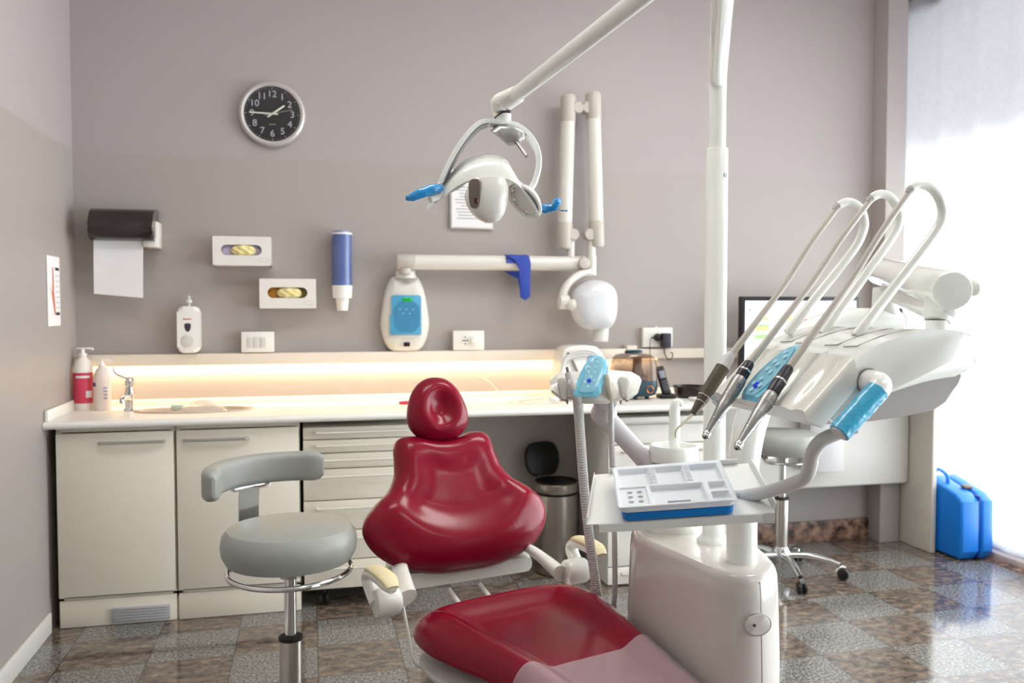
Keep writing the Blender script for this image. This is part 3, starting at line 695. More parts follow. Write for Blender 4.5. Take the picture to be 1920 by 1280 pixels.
# cup dispenser
a = aty(641, 440, YW-0.055); cx = a.x; zt = a.z; zb = aty(641, 535, YW-0.055).z; ze = aty(641, 582, YW-0.055).z; r = 0.047
t = thing('cup_dispenser', 'tall clear blue cup dispenser on the wall above the worktop', 'dispenser', (cx, YW, ze))
o = (cx, YW-0.055, 0)
build(M().lathe([(r*0.93, zb), (r, zb), (r, zt), (r*0.93, zt)], o, n=32), 'tube', pm('blue_clear_tube', (92, 112, 172), 0.12, alpha=0.72, coat=0.6, var=0.08), t)
build(M().lathe([(0, zt), (r*1.02, zt), (r*1.02, zt+0.008), (0, zt+0.008)], o, n=32), 'cap', white, t)
build(M().lathe([(0, zb-0.06), (r*0.95, zb-0.06), (r*1.02, zb-0.002), (r*1.02, zb), (0, zb)], o, n=32), 'collar', white, t)
build(M().box((cx, YW-0.006, (zt+zb)/2), (0.05, 0.01, 0.1), 0.003), 'bracket', white, t)
k = M()
for i in range(11): k.lathe([(0.030, 0), (0.036, 0.05), (0.038, 0.052), (0.035, 0.052)], (cx, YW-0.055, zb+0.005+i*0.02), n=24)
solo(k, 'stacked_cups', pm('blue_grey_cup', (150, 158, 190), 0.4), 'column of nested plastic cups inside the clear blue dispenser', 'cups')
solo(M().lathe([(0, ze), (0.025, ze), (0.032, zb-0.0605), (0.03, zb-0.0605), (0.023, ze+0.003), (0, ze+0.003)], o, n=28), 'plastic_cup', pm('white_cup', (236, 232, 226), 0.4), 'white plastic cup sticking out below the blue dispenser', 'cup')

# soap dispenser
a = aty(332, 574, YW-0.06); b = aty(376, 661, YW-0.06); cx, cz = (a.x+b.x)/2, (a.z+b.z)/2; w, h = b.x-a.x, a.z-b.z
t = thing('soap_dispenser', 'white wall soap dispenser with dark drop window and round push button', 'dispenser', (cx, YW, b.z))
build(M().prism(rrect(w, h, 0.026, 6), (cx, YW-0.001, cz), X_, Z_, 0.075, 0.018, 4), 'body', white, t)
yf = YW-0.078
build(M().cushion([(-0.014, 0.012), (0, 0.018), (0.014, 0.012), (0.011, -0.012), (0, -0.022), (-0.011, -0.012)], (cx-0.003, yf+0.002, cz+0.012), X_, Z_, lambda q, u, v: 0.003*(1-q**4), lambda q, u, v: 0.001), 'level_window', pm('smoky_window', (62, 56, 68), 0.2), t, 'dark level window')
build(M().lathe([(0.027, 0), (0.027, 0.004), (0.022, 0.006), (0, 0.005)], (cx-0.003, yf+0.002, cz-0.052), (0, -1, 0), n=32), 'push_button', greyp, t)
build(M().box((cx-0.004, yf+0.0015, cz+0.048), (0.036, 0.002, 0.005), 0.0008), 'red_mark', pm('faded_red', (196, 110, 100), 0.5), t)
build(M().lathe([(0.005, 0), (0.005, 0.014), (0.013, 0.02), (0.013, 0.03), (0.006, 0.04), (0.007, 0.05), (0, 0.054)], (cx, YW-0.04, a.z-0.004), n=20), 'top_valve', pm('clear_valve', (214, 212, 208), 0.2), t)

# switch plate and sockets
def plate(px0, py0, px1, py1, label, Yd=0.012, cat='socket'):
    a = aty(px0, py0, YW-Yd); b = aty(px1, py1, YW-Yd); cx, cz = (a.x+b.x)/2, (a.z+b.z)/2
    t = thing('wall_socket' if cat == 'socket' else 'light_switch', label, cat, (cx, YW, b.z))
    build(M().box((cx, YW-Yd/2-0.0005, cz), (b.x-a.x, Yd, a.z-b.z), 0.003), 'plate', white, t)
    return t, cx, cz, b.x-a.x, a.z-b.z
t, cx, cz, w, h = plate(452, 622, 514, 660, 'white three-button switch plate between soap dispenser and control box', 0.05, 'switch')
for i in range(3): build(M().box((cx+(i-1)*w*0.19-0.004, YW-0.052, cz-0.002), (w*0.18, 0.005, h*0.5), 0.001), 'rocker', greyp, t)
t, cx, cz, w, h = plate(850, 620, 908, 656, 'white double wall socket beside the oval control box', 0.045)
for s in (-1, 1):
    o_ = M().lathe([(0.019, 0), (0.019, 0.003), (0.016, 0.0035), (0.014, 0.001), (0, 0.001)], (cx+s*0.021+0.002, YW-0.0452, cz), (0, -1, 0), n=28)
    sk_ = build(o_, 'outlet', white, t)
    if s < 0:
        p = M()
        for q, r_ in ((-0.010, 0), (0, 0), (0.010, 0), (0, 0.0165), (0, -0.0165)): p.cyl((cx-0.019+q, YW-0.0455, cz+r_), (cx-0.019+q, YW-0.0492, cz+r_), 0.0032, 10)
        build(p, 'pin_holes', black, sk_)
k = M().lathe([(0.0165, 0), (0.018, 0.004), (0.017, 0.016), (0.010, 0.022), (0, 0.022)], (cx+0.023, YW-0.048, cz), (0, -1, 0), n=28)
t2 = thing('white_plug', 'round white plug with a thin lead running down to the worktop', 'plug', (cx+0.023, YW-0.06, cz))
build(k, 'plug_body', white, t2)
e1 = aty(905, 700, YW-0.03); e2 = aty(940, 735, YW-0.05)
build(M().tube([(cx+0.023, YW-0.068, cz-0.006), (cx+0.05, YW-0.072, cz-0.05), (cx+0.052, YW-0.06, 1.0), (cx+0.06, YW-0.05, 0.96), (cx+0.12, YW-0.06, 0.91), (cx+0.16, YW-0.1, CT+0.004), (cx+0.2, YW-0.14, CT+0.003)], 0.0018, 8, smooth=6), 'lead', pm('white_lead', (236, 228, 214), 0.5), t2)
t, cx, cz, w, h = plate(1206, 614, 1261, 650, 'white wall socket near the post with two black plugs in it', 0.035)
build(M().cyl((cx-0.01, YW-0.02, cz+h/2), (cx-0.01, YW-0.02, cz+h/2+0.006), 0.012, 16), 'top_latch', greyp, t)
t2 = thing('black_plug', 'left black plug with thin cord hanging to the humidifier', 'plug', (cx-0.01, YW-0.05, cz))
build(M().lathe([(0.019, 0), (0.021, 0.01), (0.016, 0.026), (0.008, 0.032), (0, 0.032)], (cx-0.006, YW-0.036, cz), (0, -1, 0), n=24).tube([(cx-0.006, YW-0.055, cz), (cx-0.03, YW-0.055, cz), (cx-0.046, YW-0.055, cz-0.002)], [0.009, 0.006, 0.003], 10), 'plug_body', black, t2)
build(M().tube([(cx-0.044, YW-0.055, cz-0.002), (cx-0.052, YW-0.056, cz-0.02), (cx-0.053, YW-0.058, cz-0.08), (cx-0.05, YW-0.07, cz-0.2), (cx-0.06, YW-0.1, CT+0.01)], 0.002, 8, smooth=5), 'cord', black, t2)
t2 = thing('mains_adapter', 'right black mains adapter with its cord looped below', 'adapter', (cx+0.03, YW-0.06, cz))
build(M().box((cx+0.034, YW-0.058, cz-0.016), (0.046, 0.044, 0.075), 0.005), 'adapter_body', pm('charcoal_adapter', (46, 42, 52), 0.4), t2)
build(M().tube([(cx+0.026, YW-0.06, cz-0.054), (cx+0.028, YW-0.06, cz-0.085), (cx+0.048, YW-0.06, cz-0.116), (cx+0.068, YW-0.06, cz-0.108), (cx+0.072, YW-0.06, cz-0.085), (cx+0.06, YW-0.058, cz-0.078)], [0.004, 0.003, 0.0025, 0.0025, 0.0025, 0.0025], 8, smooth=5), 'cord', black, t2)

# framed notice behind the lamp
a = aty(844, 316, YW-0.02); b = aty(925, 430, YW-0.02); cx, cz = (a.x+b.x)/2, (a.z+b.z)/2; w, h = b.x-a.x, a.z-b.z
t = thing('framed_notice', 'framed printed notice on the back wall behind the lamp head', 'notice', (cx, YW, b.z))
build(M().box((cx, YW-0.010, cz), (w, 0.018, h), 0.004), 'frame', pm('silver_frame', (206, 202, 198), 0.35, 0.2), t)
pg = build(M().box((cx, YW-0.0195, cz), (w-0.016, 0.002, h-0.016)), 'page', paper, t, smooth=False)
k = M()
for i in range(13): k.box((cx-0.012+0.01*((i*37) % 3-1), YW-0.0209, cz+h*0.3-i*h*0.052), (w*(0.5+0.12*((i*53) % 4)/3), 0.0006, 0.0035))
build(k, 'text_lines', ink, pg, smooth=False)
# printed sheet on the left wall
a = atx(88, 478, LX+0.004); b = atx(114, 612, LX+0.004); y0, y1 = a.y, b.y; z1, z0 = a.z, atx(88, 612, LX+0.004).z
t = thing('anatomy_sheet', 'white printed sheet with an orange drawing on the left wall', 'poster', (LX, (y0+y1)/2, z0))
pg = build(M().span((LX+0.001, y0, z0), (LX+0.004, y1, z1), 0.0005), 'page', paper, t, smooth=False)
ym = y0+(y1-y0)*0.42; zm = (z0+z1)/2
build(M().prism([(ym-0.005, zm+0.10), (ym+0.006, zm+0.095), (ym+0.012, zm), (ym+0.03, zm-0.09), (ym+0.018, zm-0.10), (ym-0.012, zm-0.03), (ym-0.035, zm+0.03), (ym-0.03, zm+0.015), (ym-0.01, zm-0.01)], (LX+0.0042, 0, 0), Y_, Z_, 0.0006), 'drawing', pm('orange_drawing', (204, 112, 74), 0.7, var=0.2, scale=60), pg, 'orange anatomical drawing', smooth=False)
k = M()
for z in (zm+0.086, zm-0.099): k.span((LX+0.004, ym+0.035, z), (LX+0.0046, y1-0.012, z+0.012))
build(k, 'caption', inkd, pg, smooth=False)
k = M()
for i in range(7): k.span((LX+0.004, ym+0.035, zm-0.07+i*0.022), (LX+0.0046, y1-0.012, zm-0.066+i*0.022))
build(k, 'text_lines', pm('pale_ink', (190, 186, 188), 0.8), pg, smooth=False)
# socket seen under the spring arm on the pilaster side
p = aty(1688, 578, 4.08); t = thing('wall_socket', 'white socket on the pilaster under the spring arm', 'socket', (p.x-0.03, 4.1, p.z-0.04))
build(M().box((3.105, 4.088, p.z), (0.10, 0.022, 0.075), 0.004), 'plate', white, t)
build(M().cyl((3.12, 4.077, p.z-0.01), (3.12, 4.06, p.z-0.012), 0.014, 16, bev=0.003).tube([(3.12, 4.062, p.z-0.014), (3.145, 4.055, p.z-0.05), (3.152, 4.06, p.z-0.16), (3.15, 4.0, CT+0.01)], 0.003, 8, smooth=5), 'plug', black, t, 'black plug with its cord')

xw = pm('xray_white', (212, 209, 201), 0.32, coat=0.2, var=0.012)
# ------------------------------------------------------------------ x-ray unit on the wall
Yx = YW-0.09
def w_(x, y, d=0.09): return aty(x, y, YW-d)
cc = w_(760, 588, 0.05)
t = thing('xray_unit', 'white wall-mounted x-ray machine with folded arm and oval control box', 'x-ray machine', (cc.x, YW, 1.05))
a = w_(715, 590, 0.05); b = w_(806, 590, 0.05); zt = w_(760, 517, 0.05).z; zb = w_(760, 659, 0.05).z; hw = (b.x-a.x)/2; hh = (zt-zb)
ol = [(-0.045, 1.0), (0.045, 1.0), (0.075, 0.94), (0.100, 0.75), (0.118, 0.45), (0.118, 0.30), (0.100, 0.12), (0.07, 0.02), (0.03, 0.0), (-0.03, 0.0), (-0.07, 0.02), (-0.100, 0.12), (-0.118, 0.30), (-0.118, 0.45), (-0.100, 0.75), (-0.075, 0.94)]
ol = [(p[0]*hw/0.119, p[1]*hh) for p in ol]
ctl = build(M().cushion(ol, (cc.x, YW-0.03, zb), X_, Z_, lambda q, u, v: 0.045*(1-q**5)**0.5, lambda q, u, v: 0.028), 'control_box', xw, t)
yf = YW-0.0765
s1 = rrect(0.142, 0.19, 0.012, 4)
build(M().prism(rrect(0.15, 0.218, 0.05, 6), (cc.x+0.002, yf+0.004, zb+0.175), X_, Z_, 0.004, 0.001), 'panel_rim', greyp, ctl)
fl = build(M().prism(s1, (cc.x+0.002, yf, zb+0.178), X_, Z_, 0.004, 0.001).box((cc.x-0.002, yf-0.004, zb+0.13), (0.15, 0.003, 0.095), 0.001), 'barrier_film', pm('xray_film', (78, 158, 196), 0.2, var=0.12, scale=35, coat=0.4, bump=0.5, bscale=60), ctl, 'blue protective film')
build(M().prism(rrect(0.125, 0.15, 0.05, 6), (cc.x+0.004, yf-0.0045, zb+0.168), X_, Z_, 0.0015), 'keypad', pm('under_film_keypad', (64, 132, 172), 0.25, var=0.12, scale=50, coat=0.4), ctl, 'darker keypad under the film')
build(M().box((cc.x+0.006, yf-0.0065, zb+0.252), (0.048, 0.002, 0.016), 0.001), 'green_display', pm('green_display_lit', (20, 130, 40), 0.3, emit=(40, 210, 60), estr=0.5), ctl, 'lit green display')
k = M()
for i in range(3): k.box((cc.x-0.012+i*0.012, yf-0.0078, zb+0.252), (0.004, 0.001, 0.011))
build(k, 'digits', pm('dark_green', (10, 60, 24), 0.4), ctl)
k = M()
for i in range(5): k.cyl((cc.x-0.03+i*0.016, yf-0.006, zb+0.205-0.02*(i % 2)), (cc.x-0.03+i*0.016, yf-0.0072, zb+0.205-0.02*(i % 2)), 0.005, 12)
build(k, 'buttons', pm('film_button', (112, 168, 196), 0.3), ctl)
build(M().box((cc.x+0.004, yf+0.004, zb+0.036), (0.028, 0.012, 0.020), 0.002), 'power_switch', black, ctl)
build(M().box((cc.x+0.004, YW-0.0745, zt-0.025), (0.034, 0.002, 0.004)).box((cc.x+0.004, YW-0.0745, zt-0.034), (0.028, 0.002, 0.002)), 'maker_lettering', ink, ctl)
build(M().lathe([(0.052, 0), (0.046, 0.035), (0.032, 0.045), (0.032, 0.06), (0, 0.06)], (cc.x+0.002, YW-0.055, zt-0.012), n=28), 'neck', xw, t)
# horizontal arm
A = w_(748, 491); B = w_(1090, 494); r = (w_(900, 478).z-w_(900, 506).z)/2
build(M().tube([A+V((0.0, 0, 0)), B], r, 24, flat=1.0), 'horizontal_arm', xw, t)
build(M().lathe([(0, -0.012), (r*0.9, -0.012), (r*1.04, -0.004), (r*1.04, 0.07), (r*1.0, 0.075), (0, 0.075)], A, (1, 0, 0), n=28).cyl(A+V((0.03, 0, -r*0.8)), A+V((0.03, 0, -r-0.02)), 0.03), 'arm_end_joint', xgrey, t, 'pale grey end joint')
build(M().ball(B+V((0.005, -0.005, 0)), r*1.05, 1, 1, 1).cyl(B+V((0, -0.03, 0)), B+V((0, -0.055, 0)), r*0.8, bev=0.006), 'elbow', xgrey, t, 'warm grey elbow')
# scissor arms
def seg(p0, p1, rr, nm, capname):
    p0, p1 = V(p0), V(p1); d = (p1-p0).normalized(); L_ = (p1-p0).length
    build(M().tube([p0+d*0.08, p1-d*0.08], rr*0.93, 24), nm, xw, t)
    for e, s in ((p0, 1), (p1, -1)):
        build(M().lathe([(0, -0.012), (rr*0.8, -0.012), (rr, 0.0), (rr, 0.115), (rr*0.95, 0.12), (0, 0.12)], e, d*s, n=28), capname, xgrey, t, 'warm grey arm cap')
T1, L1 = w_(1066, 183, 0.10), w_(1058, 462, 0.10); T2, L2 = w_(1112, 178, 0.11), w_(1119, 459, 0.11)
rr = 0.0385
seg(T1, L1, rr, 'scissor_arm', 'arm_cap'); seg(T2, L2, rr, 'scissor_arm', 'arm_cap')
k = M().cyl(w_(1083, 203, 0.08), w_(1098, 203, 0.08), 0.028)
build(k, 'top_link', xgrey, t)
for p in (w_(1082, 203, 0.105), w_(1100, 203, 0.105), w_(1073, 440, 0.105), w_(1104, 440, 0.11)):
    build(M().lathe([(0, -0.028), (0.026, -0.028), (0.030, -0.02), (0.030, 0.02), (0.026, 0.028), (0, 0.028)], p, (0, -1, 0), n=24), 'pivot', xgrey, t)
build(M().tube([w_(1071, 440, 0.10), w_(1070, 465, 0.10), w_(1070, 488, 0.09)], 0.019, 16), 'link_post', xw, t)
build(M().tube([w_(1110, 440, 0.11), w_(1109, 465, 0.11), w_(1109, 516, 0.11)], 0.021, 18).tube([w_(1109, 480, 0.11), w_(1109, 516, 0.11)], 0.0245, 20), 'head_post', xw, t)
hp = [w_(1108, 511, 0.12), w_(1090, 513, 0.13), w_(1070, 527, 0.15), w_(1057, 548, 0.16), w_(1055, 578, 0.16)]
build(M().tube(hp, [0.022, 0.018, 0.019, 0.021, 0.026], 18, smooth=5).cyl(w_(1048, 566, 0.16), w_(1066, 567, 0.16), 0.036, bev=0.005), 'yoke', xw, t)
hc = w_(1113, 573, 0.16)
ho = [(-0.085, 0.095), (-0.02, 0.128), (0.06, 0.122), (0.108, 0.085), (0.122, 0.02), (0.116, -0.06), (0.085, -0.112), (0.02, -0.124), (-0.06, -0.11), (-0.105, -0.065), (-0.12, 0.0), (-0.112, 0.06)]
hd = build(M().cushion([(p[0]*0.98, p[1]*0.98) for p in ho], (hc.x, YW-0.16, hc.z), X_, Z_, lambda q, u, v: 0.085*(1-q**3.2)**0.5, lambda q, u, v: 0.085*(1-q**3.2)**0.5, rings=20), 'tube_head', pm('cool_white_shell', (206, 207, 210), 0.28, coat=0.3), t)
build(M().cyl(w_(1127, 610, 0.16), w_(1126, 640, 0.16), 0.040, 32, 0.038, bev=0.004), 'cone', xw, hd)
build(M().ball(w_(1074, 572, 0.19), 0.03, 1, 0.8, 1), 'pivot_boss', xw, hd)
# thyroid collar hanging over the arm
ca = w_(963, 480, 0.13); yc = Yx
col = M()
cf = Yx-r-0.006
def cl(px, py, d): return aty(px, py, d)
front = [(947, 478), (992, 480), (995, 494), (994, 530), (994, 556), (984, 563), (975, 557), (974, 525), (974, 505), (966, 488)]
L_ = [cl(p[0], p[1], cf) for p in front]
col.prism([(p.x, p.z) for p in L_], (0, cf, 0), X_, Z_, 0.006, 0.002)
back = [(945, 508), (985, 508), (986, 540), (975, 545), (972, 522), (958, 516)]
L_ = [cl(p[0], p[1], Yx+r+0.006) for p in back]
col.prism([(p.x, p.z) for p in L_], (0, Yx+r+0.011, 0), X_, Z_, 0.006, 0.002)
xa, xb = cl(950, 478, cf).x, cl(992, 478, cf).x
col.grid(lambda u, v: (xa+(xb-xa)*u, Yx-(r+0.006)*math.cos(PI*v), A.z+0.0+(r+0.006)*math.sin(PI*v)), 6, 16, 0.005)
solo(col, 'thyroid_collar', collarb, 'blue thyroid shield collar hung over the x-ray arm', 'collar')
# ------------------------------------------------------------------ stools
def stool(name, label, loc, rz, zs, rs, backrest, group):
    t = thing(name, label, 'stool', (0, 0, 0), group)
    def b(m, n, mat, par=t, lab=None): return build(m, n, mat, par, lab, local=True)
    T_ = zs                                                     # top of the seat
    b(M().lathe([(0, T_-0.105), (rs*0.80, T_-0.105), (rs*0.92, T_-0.098), (rs*0.985, T_-0.075), (rs, T_-0.05), (rs*0.975, T_-0.025), (rs*0.90, T_-0.008), (rs*0.75, T_-0.001), (rs*0.4, T_+0.001), (0, T_)], n=56), 'seat', sgrey)
    k = M().cyl((0, 0, T_-0.125), (0, 0, T_-0.103), 0.045, 24).cyl((0, 0, T_-0.15), (0, 0, T_-0.123), 0.028, 24)
    k.box((-0.07, 0.0, T_-0.114), (0.14, 0.035, 0.014), 0.003)
    b(k, 'mechanism', steel)
    a0, a1 = math.radians(188), math.radians(372)
    pts = [(rs*0.90*math.cos(a), rs*0.90*math.sin(a), T_-0.128-0.004*math.sin(-a)) for a in [a0+(a1-a0)*i/36 for i in range(37)]]
    pts = [(pts[0][0]+0.012, pts[0][1]+0.03, T_-0.108)]+pts+[(pts[-1][0]-0.012, pts[-1][1]+0.03, T_-0.108)]
    b(M().tube(pts, 0.0075, 10), 'lever_ring', chrome)
    b(M().cyl((0, 0, 0.30), (0, 0, T_-0.12), 0.0165, 24), 'column', chrome)
    b(M().lathe([(0.03, 0.10), (0.031, 0.37), (0.029, 0.376), (0.018, 0.376), (0, 0.376)], n=28), 'column_sleeve', steel)
    b(M().lathe([(0.033, 0.368), (0.033, 0.378), (0.02, 0.381), (0.018, 0.381)], n=28), 'collar', dgrey)
    b(M().lathe([(0, 0.06), (0.04, 0.06), (0.046, 0.075), (0.042, 0.12), (0.031, 0.14), (0, 0.14)], n=28), 'hub', chrome)
    for i in range(5):
        a = math.radians(72*i+18); d = V((math.cos(a), math.sin(a), 0)); R = 0.265
        l = M().tube([d*0.03+Z_*0.10, d*0.12+Z_*0.105, d*0.2+Z_*0.092, d*R+Z_*0.072], [0.022, 0.020, 0.017, 0.014], 14, smooth=4, flat=0.75)
        lg = b(l, 'leg', chrome)
        c = M().cyl(d*R+Z_*0.045, d*R+Z_*0.078, 0.010, 12)
        s_ = V((-d.y, d.x, 0)); o = d*(R+0.016)+Z_*0.0265
        c.cyl(o-s_*0.021, o-s_*0.005, 0.026, 20, bev=0.006).cyl(o+s_*0.005, o+s_*0.021, 0.026, 20, bev=0.006)
        cs = b(c, 'caster', black, lg)
        b(M().tube([o+d*-0.028+Z_*0.012, o-d*0.012+Z_*0.033, o+d*0.012+Z_*0.031], 0.012, 12, smooth=3, flat=0.9), 'caster_hood', chrome, cs)
    if backrest:
        R = 0.205; zt = T_+0.125; n = 40; rings = []
        for i in range(n+1):
            a = math.radians(76+ (214-76)*i/n)
            e = min(1, min(i, n-i)/3.0); e = math.sqrt(max(0.03, 1-(1-e)**2))
            c_ = V((R*math.cos(a), R*math.sin(a), zt)); d = V((math.cos(a), math.sin(a), 0))
            rings.append([c_+d*(p[0]*e)+Z_*(p[1]*(0.55+0.45*e)) for p in rrect(0.05, 0.088, 0.02, 4)])
        b(M().loft(rings), 'backrest', sgrey)
        am = math.radians(138); d = V((math.cos(am), math.sin(am), 0)); s_ = V((-d.y, d.x, 0))
        k = M(); prof = [(rs*0.35, T_-0.115), (rs*0.8, T_-0.118), (rs*1.12, T_-0.10), (rs*1.17, T_-0.05), (rs*1.15, T_+0.05), (R*0.99, zt-0.035)]
        pr = crom([V((p[0], p[1], 0)) for p in prof], 4)
        rg = []
        for i, p in enumerate(pr):
            q = pr[min(i+1, len(pr)-1)]-pr[max(i-1, 0)]; q.normalize(); nn = V((-q.y, q.x, 0))
            c_ = d*p.x+Z_*p.y; nv = d*nn.x+Z_*nn.y
            rg.append([c_+s_*a_+nv*b_ for a_, b_ in ((-0.032, -0.003), (0.032, -0.003), (0.032, 0.003), (-0.032, 0.003))])
        b(k.loft(rg), 'back_bracket', chrome)
        b(M().box(d*(R*0.99)+Z_*(zt-0.05), (0.02, 0.12, 0.014), 0.003, rot=Matrix.Rotation(am, 3, 'Z')), 'back_plate', chrome)
    t.location = V(loc); t.rotation_euler = (0, 0, rz)
    return t
sa = atd(543, 1010, 2.40)
stool('operator_stool', 'near grey vinyl stool with a curved backrest on a chrome bracket', (sa.x, sa.y, 0), math.radians(-14), 0.695, 0.186, True, 'operator stools')
stool('operator_stool', 'far grey vinyl stool without visible backrest behind the dental unit', (2.215, 3.72, 0), math.radians(24), 0.70, 0.186, False, 'operator stools')

# ------------------------------------------------------------------ the dental chair
CY = math.radians(14.0)
FD = V((math.sin(CY), -math.cos(CY), 0)); LD = V((math.cos(CY), math.sin(CY), 0))
C0 = plan(-0.136, 2.52, 0)
def cp_(a, v, z): return C0+LD*a+FD*v+Z_*z
chair = thing('dental_chair', 'burgundy dental chair with flared backrest in the middle of the room', 'dental chair', C0)
def cb(m, n, mat, par=chair, lab=None, ang=50): return build(m, n, mat, par, lab, ang=ang)
AL = math.radians(60)
BD = -FD*math.cos(AL)+Z_*math.sin(AL); ND = FD*math.sin(AL)+Z_*math.cos(AL)
half = [(0, -0.028), (0.10, -0.023), (0.20, 0.006), (0.266, 0.055), (0.296, 0.112), (0.289, 0.160), (0.250, 0.205), (0.203, 0.245), (0.176, 0.290), (0.166, 0.338), (0.160, 0.384), (0.142, 0.412), (0.10, 0.417), (0.05, 0.403)]
half = [(p[0], p[1]*0.965) for p in half]
ol = half+[(0, 0.384)]+[(-p[0], p[1]) for p in half[:0:-1]]
def ss(a, b, x):
    x = max(0, min(1, (x-a)/(b-a))); return x*x*(3-2*x)
def fb(q, a, b):
    e = max(0.0, 1-q**6)**0.5
    rim = ss(0.38, 0.88, q)*(0.35+0.65*ss(0.06, 0.20, b))
    arc = 0.150+2.3*a*a
    ledge = ss(-0.012, 0.105, arc-b)*(1-ss(0.55, 0.95, q)*0.5)
    crease = 0.004*ss(-0.012, 0.0, arc-b)*(1-rim)
    h = 0.052+0.020*rim+0.026*ledge+crease*0.5
    return h*e
bk = cb(M().cushion(ol, cp_(0, 0.0, 0.545), LD, BD, fb, lambda q, a, b: 0.03*max(0, 1-q**8)**0.5, n=8, rings=30, cen=(0, 0.17)), 'backrest', red)
cb(M().cushion([(p[0]*0.9, 0.17+(p[1]-0.17)*0.92) for p in ol], cp_(0, 0.0, 0.545)-ND*0.03, LD, BD, lambda q, a, b: 0.01*(1-q**6), lambda q, a, b: 0.022*max(0, 1-q**8)**0.5, n=5, cen=(0, 0.17)), 'back_shell', unitw)
# headrest
AH = math.radians(72)
BH = -FD*math.cos(AH)+Z_*math.sin(AH); NH = FD*math.sin(AH)+Z_*math.cos(AH)
hc = cp_(-0.014, 0.0, 0.545)+BD*0.386+ND*0.03+BH*0.082
ho = [(0, -0.095), (0.055, -0.088), (0.092, -0.055), (0.100, -0.012), (0.085, 0.045), (0.058, 0.085), (0.025, 0.105), (-0.02, 0.106), (-0.058, 0.085), (-0.085, 0.045), (-0.100, -0.012), (-0.092, -0.055), (-0.055, -0.088)]
def fh(q, a, b):
    e = max(0.0, 1-q**3.2)**0.5
    rr = math.hypot(a/0.062, (b-0.002)/0.072)
    return (0.058-0.030*(1-ss(0.15, 1.08, rr)))*e
hr = cb(M().cushion(ho, hc, LD, BH, fh, lambda q, a, b: 0.035*max(0, 1-q**4)**0.5, n=7, rings=30, cen=(0, 0)), 'headrest', red)
k = M()
for s in (-1, 1): k.cyl(hc+LD*(0.036*s)-BH*0.07-NH*0.005, cp_(0, 0, 0.545)+LD*(0.036*s)+BD*0.36, 0.006, 14)
cb(k, 'headrest_rods', chrome)
cb(M().prism(rrect(0.11, 0.16, 0.02), cp_(0, 0, 0.545)+BD*0.42-ND*0.012, LD, BD, -0.012, 0.003), 'headrest_slide', unitw)

# seat and leg rest, one long dished cushion that falls towards the feet
sh_ = [(0, 0.0), (0.12, 0.002), (0.215, 0.022), (0.262, 0.08), (0.272, 0.17), (0.250, 0.27), (0.218, 0.38), (0.196, 0.50), (0.184, 0.64), (0.178, 0.80), (0.170, 0.95), (0.15, 1.03), (0.08, 1.06)]
sol = sh_+[(0, 1.065)]+[(-p[0], p[1]) for p in sh_[:0:-1]]
SO = cp_(-0.018, 0.175, 0.462)
CS = math.radians(19.5); FS = V((math.sin(CS), -math.cos(CS), 0)); LS = V((math.cos(CS), math.sin(CS), 0))
def bend(b): return -0.16*ss(0.30, 1.25, b)*b - 0.01*ss(0, 0.4, b)
def fs(q, a, b):
    e = max(0.0, 1-q**5)**0.5
    w = 0.26-0.075*ss(0.2, 0.7, b)
    side = ss(0.42, 0.80, abs(a)/w); rear = 1-ss(0.05, 0.15, b)
    rim = max(side*(1-0.55*ss(0.35, 0.7, b)), rear)
    return (0.034+0.047*rim)*e
def bs(q, a, b): return 0.026*max(0, 1-q**5)**0.5
def seatmesh():
    m = M().cushion(sol, (0, 0, 0), X_, Y_, fs, bs, n=8, rings=34, cen=(0, 0.40))
    for v in m.bm.verts:                                          # bend, then carry into the chair's own axes
        a, b, z = v.co; v.co = SO+LS*a+FS*b+Z_*(z+bend(b))
    return m
seat = cb(seatmesh(), 'seat', red)
# clear plastic cover over the leg rest
m = seatmesh(); m.bm.normal_update()
bmesh.ops.recalc_face_normals(m.bm, faces=m.bm.faces[:])
dl = []
for v in m.bm.verts:
    r = v.co-SO; b = r.dot(FS); a = r.dot(LS); z = r.z-bend(b)
    v.co = v.co+v.normal*0.004
    if z < -0.03: dl.append(v)
bmesh.ops.delete(m.bm, geom=dl, context='VERTS')
bmesh.ops.bisect_plane(m.bm, geom=m.bm.verts[:]+m.bm.edges[:]+m.bm.faces[:], plane_co=SO+FS*0.46, plane_no=(FS-LS*0.03).normalized(), clear_inner=True)
def film_mat():
    mm = pm('clear_leg_cover', (236, 226, 232), 0.22, alpha=0.30, coat=0.6, bump=0.25, bscale=14)
    return mm
cb(m, 'leg_cover', film_mat(), seat, 'clear plastic foot cover')
# underframe: seat pan, lifting column and foot
m = M().cushion([(p[0]*0.97, 0.02+p[1]*0.95) for p in sol], (0, 0, 0), X_, Y_, lambda q, a, b: -0.02+0.02*(1-q**6), lambda q, a, b: 0.040*max(0, 1-q**6)**0.5+0.02, n=5, rings=12, cen=(0, 0.4))
for v in m.bm.verts:
    a, b, z = v.co; v.co = SO+LS*a+FS*b+Z_*(z-0.040+bend(b))
cb(m, 'seat_pan', greyp)
m = M(); rg = []
for z, w, d0, d1 in ((0.36, 0.15, 0.10, 0.62), (0.30, 0.17, 0.10, 0.66), (0.16, 0.15, 0.14, 0.56), (0.06, 0.17, 0.05, 0.72)):
    rg.append([cp_(p[0], p[1], z) for p in rrect(w*2, d1-d0, 0.06, 5, 0, 0.175+(d0+d1)/2)])
cb(m.loft(rg), 'lifting_column', greyp)
cb(M().loft([[cp_(p[0], p[1], z) for p in rrect(0.52-i_, 0.95-i_, 0.16, 6, 0, 0.60)] for z, i_ in ((0.003, 0), (0.045, 0.0), (0.062, 0.04))]), 'foot_plate', greyp)
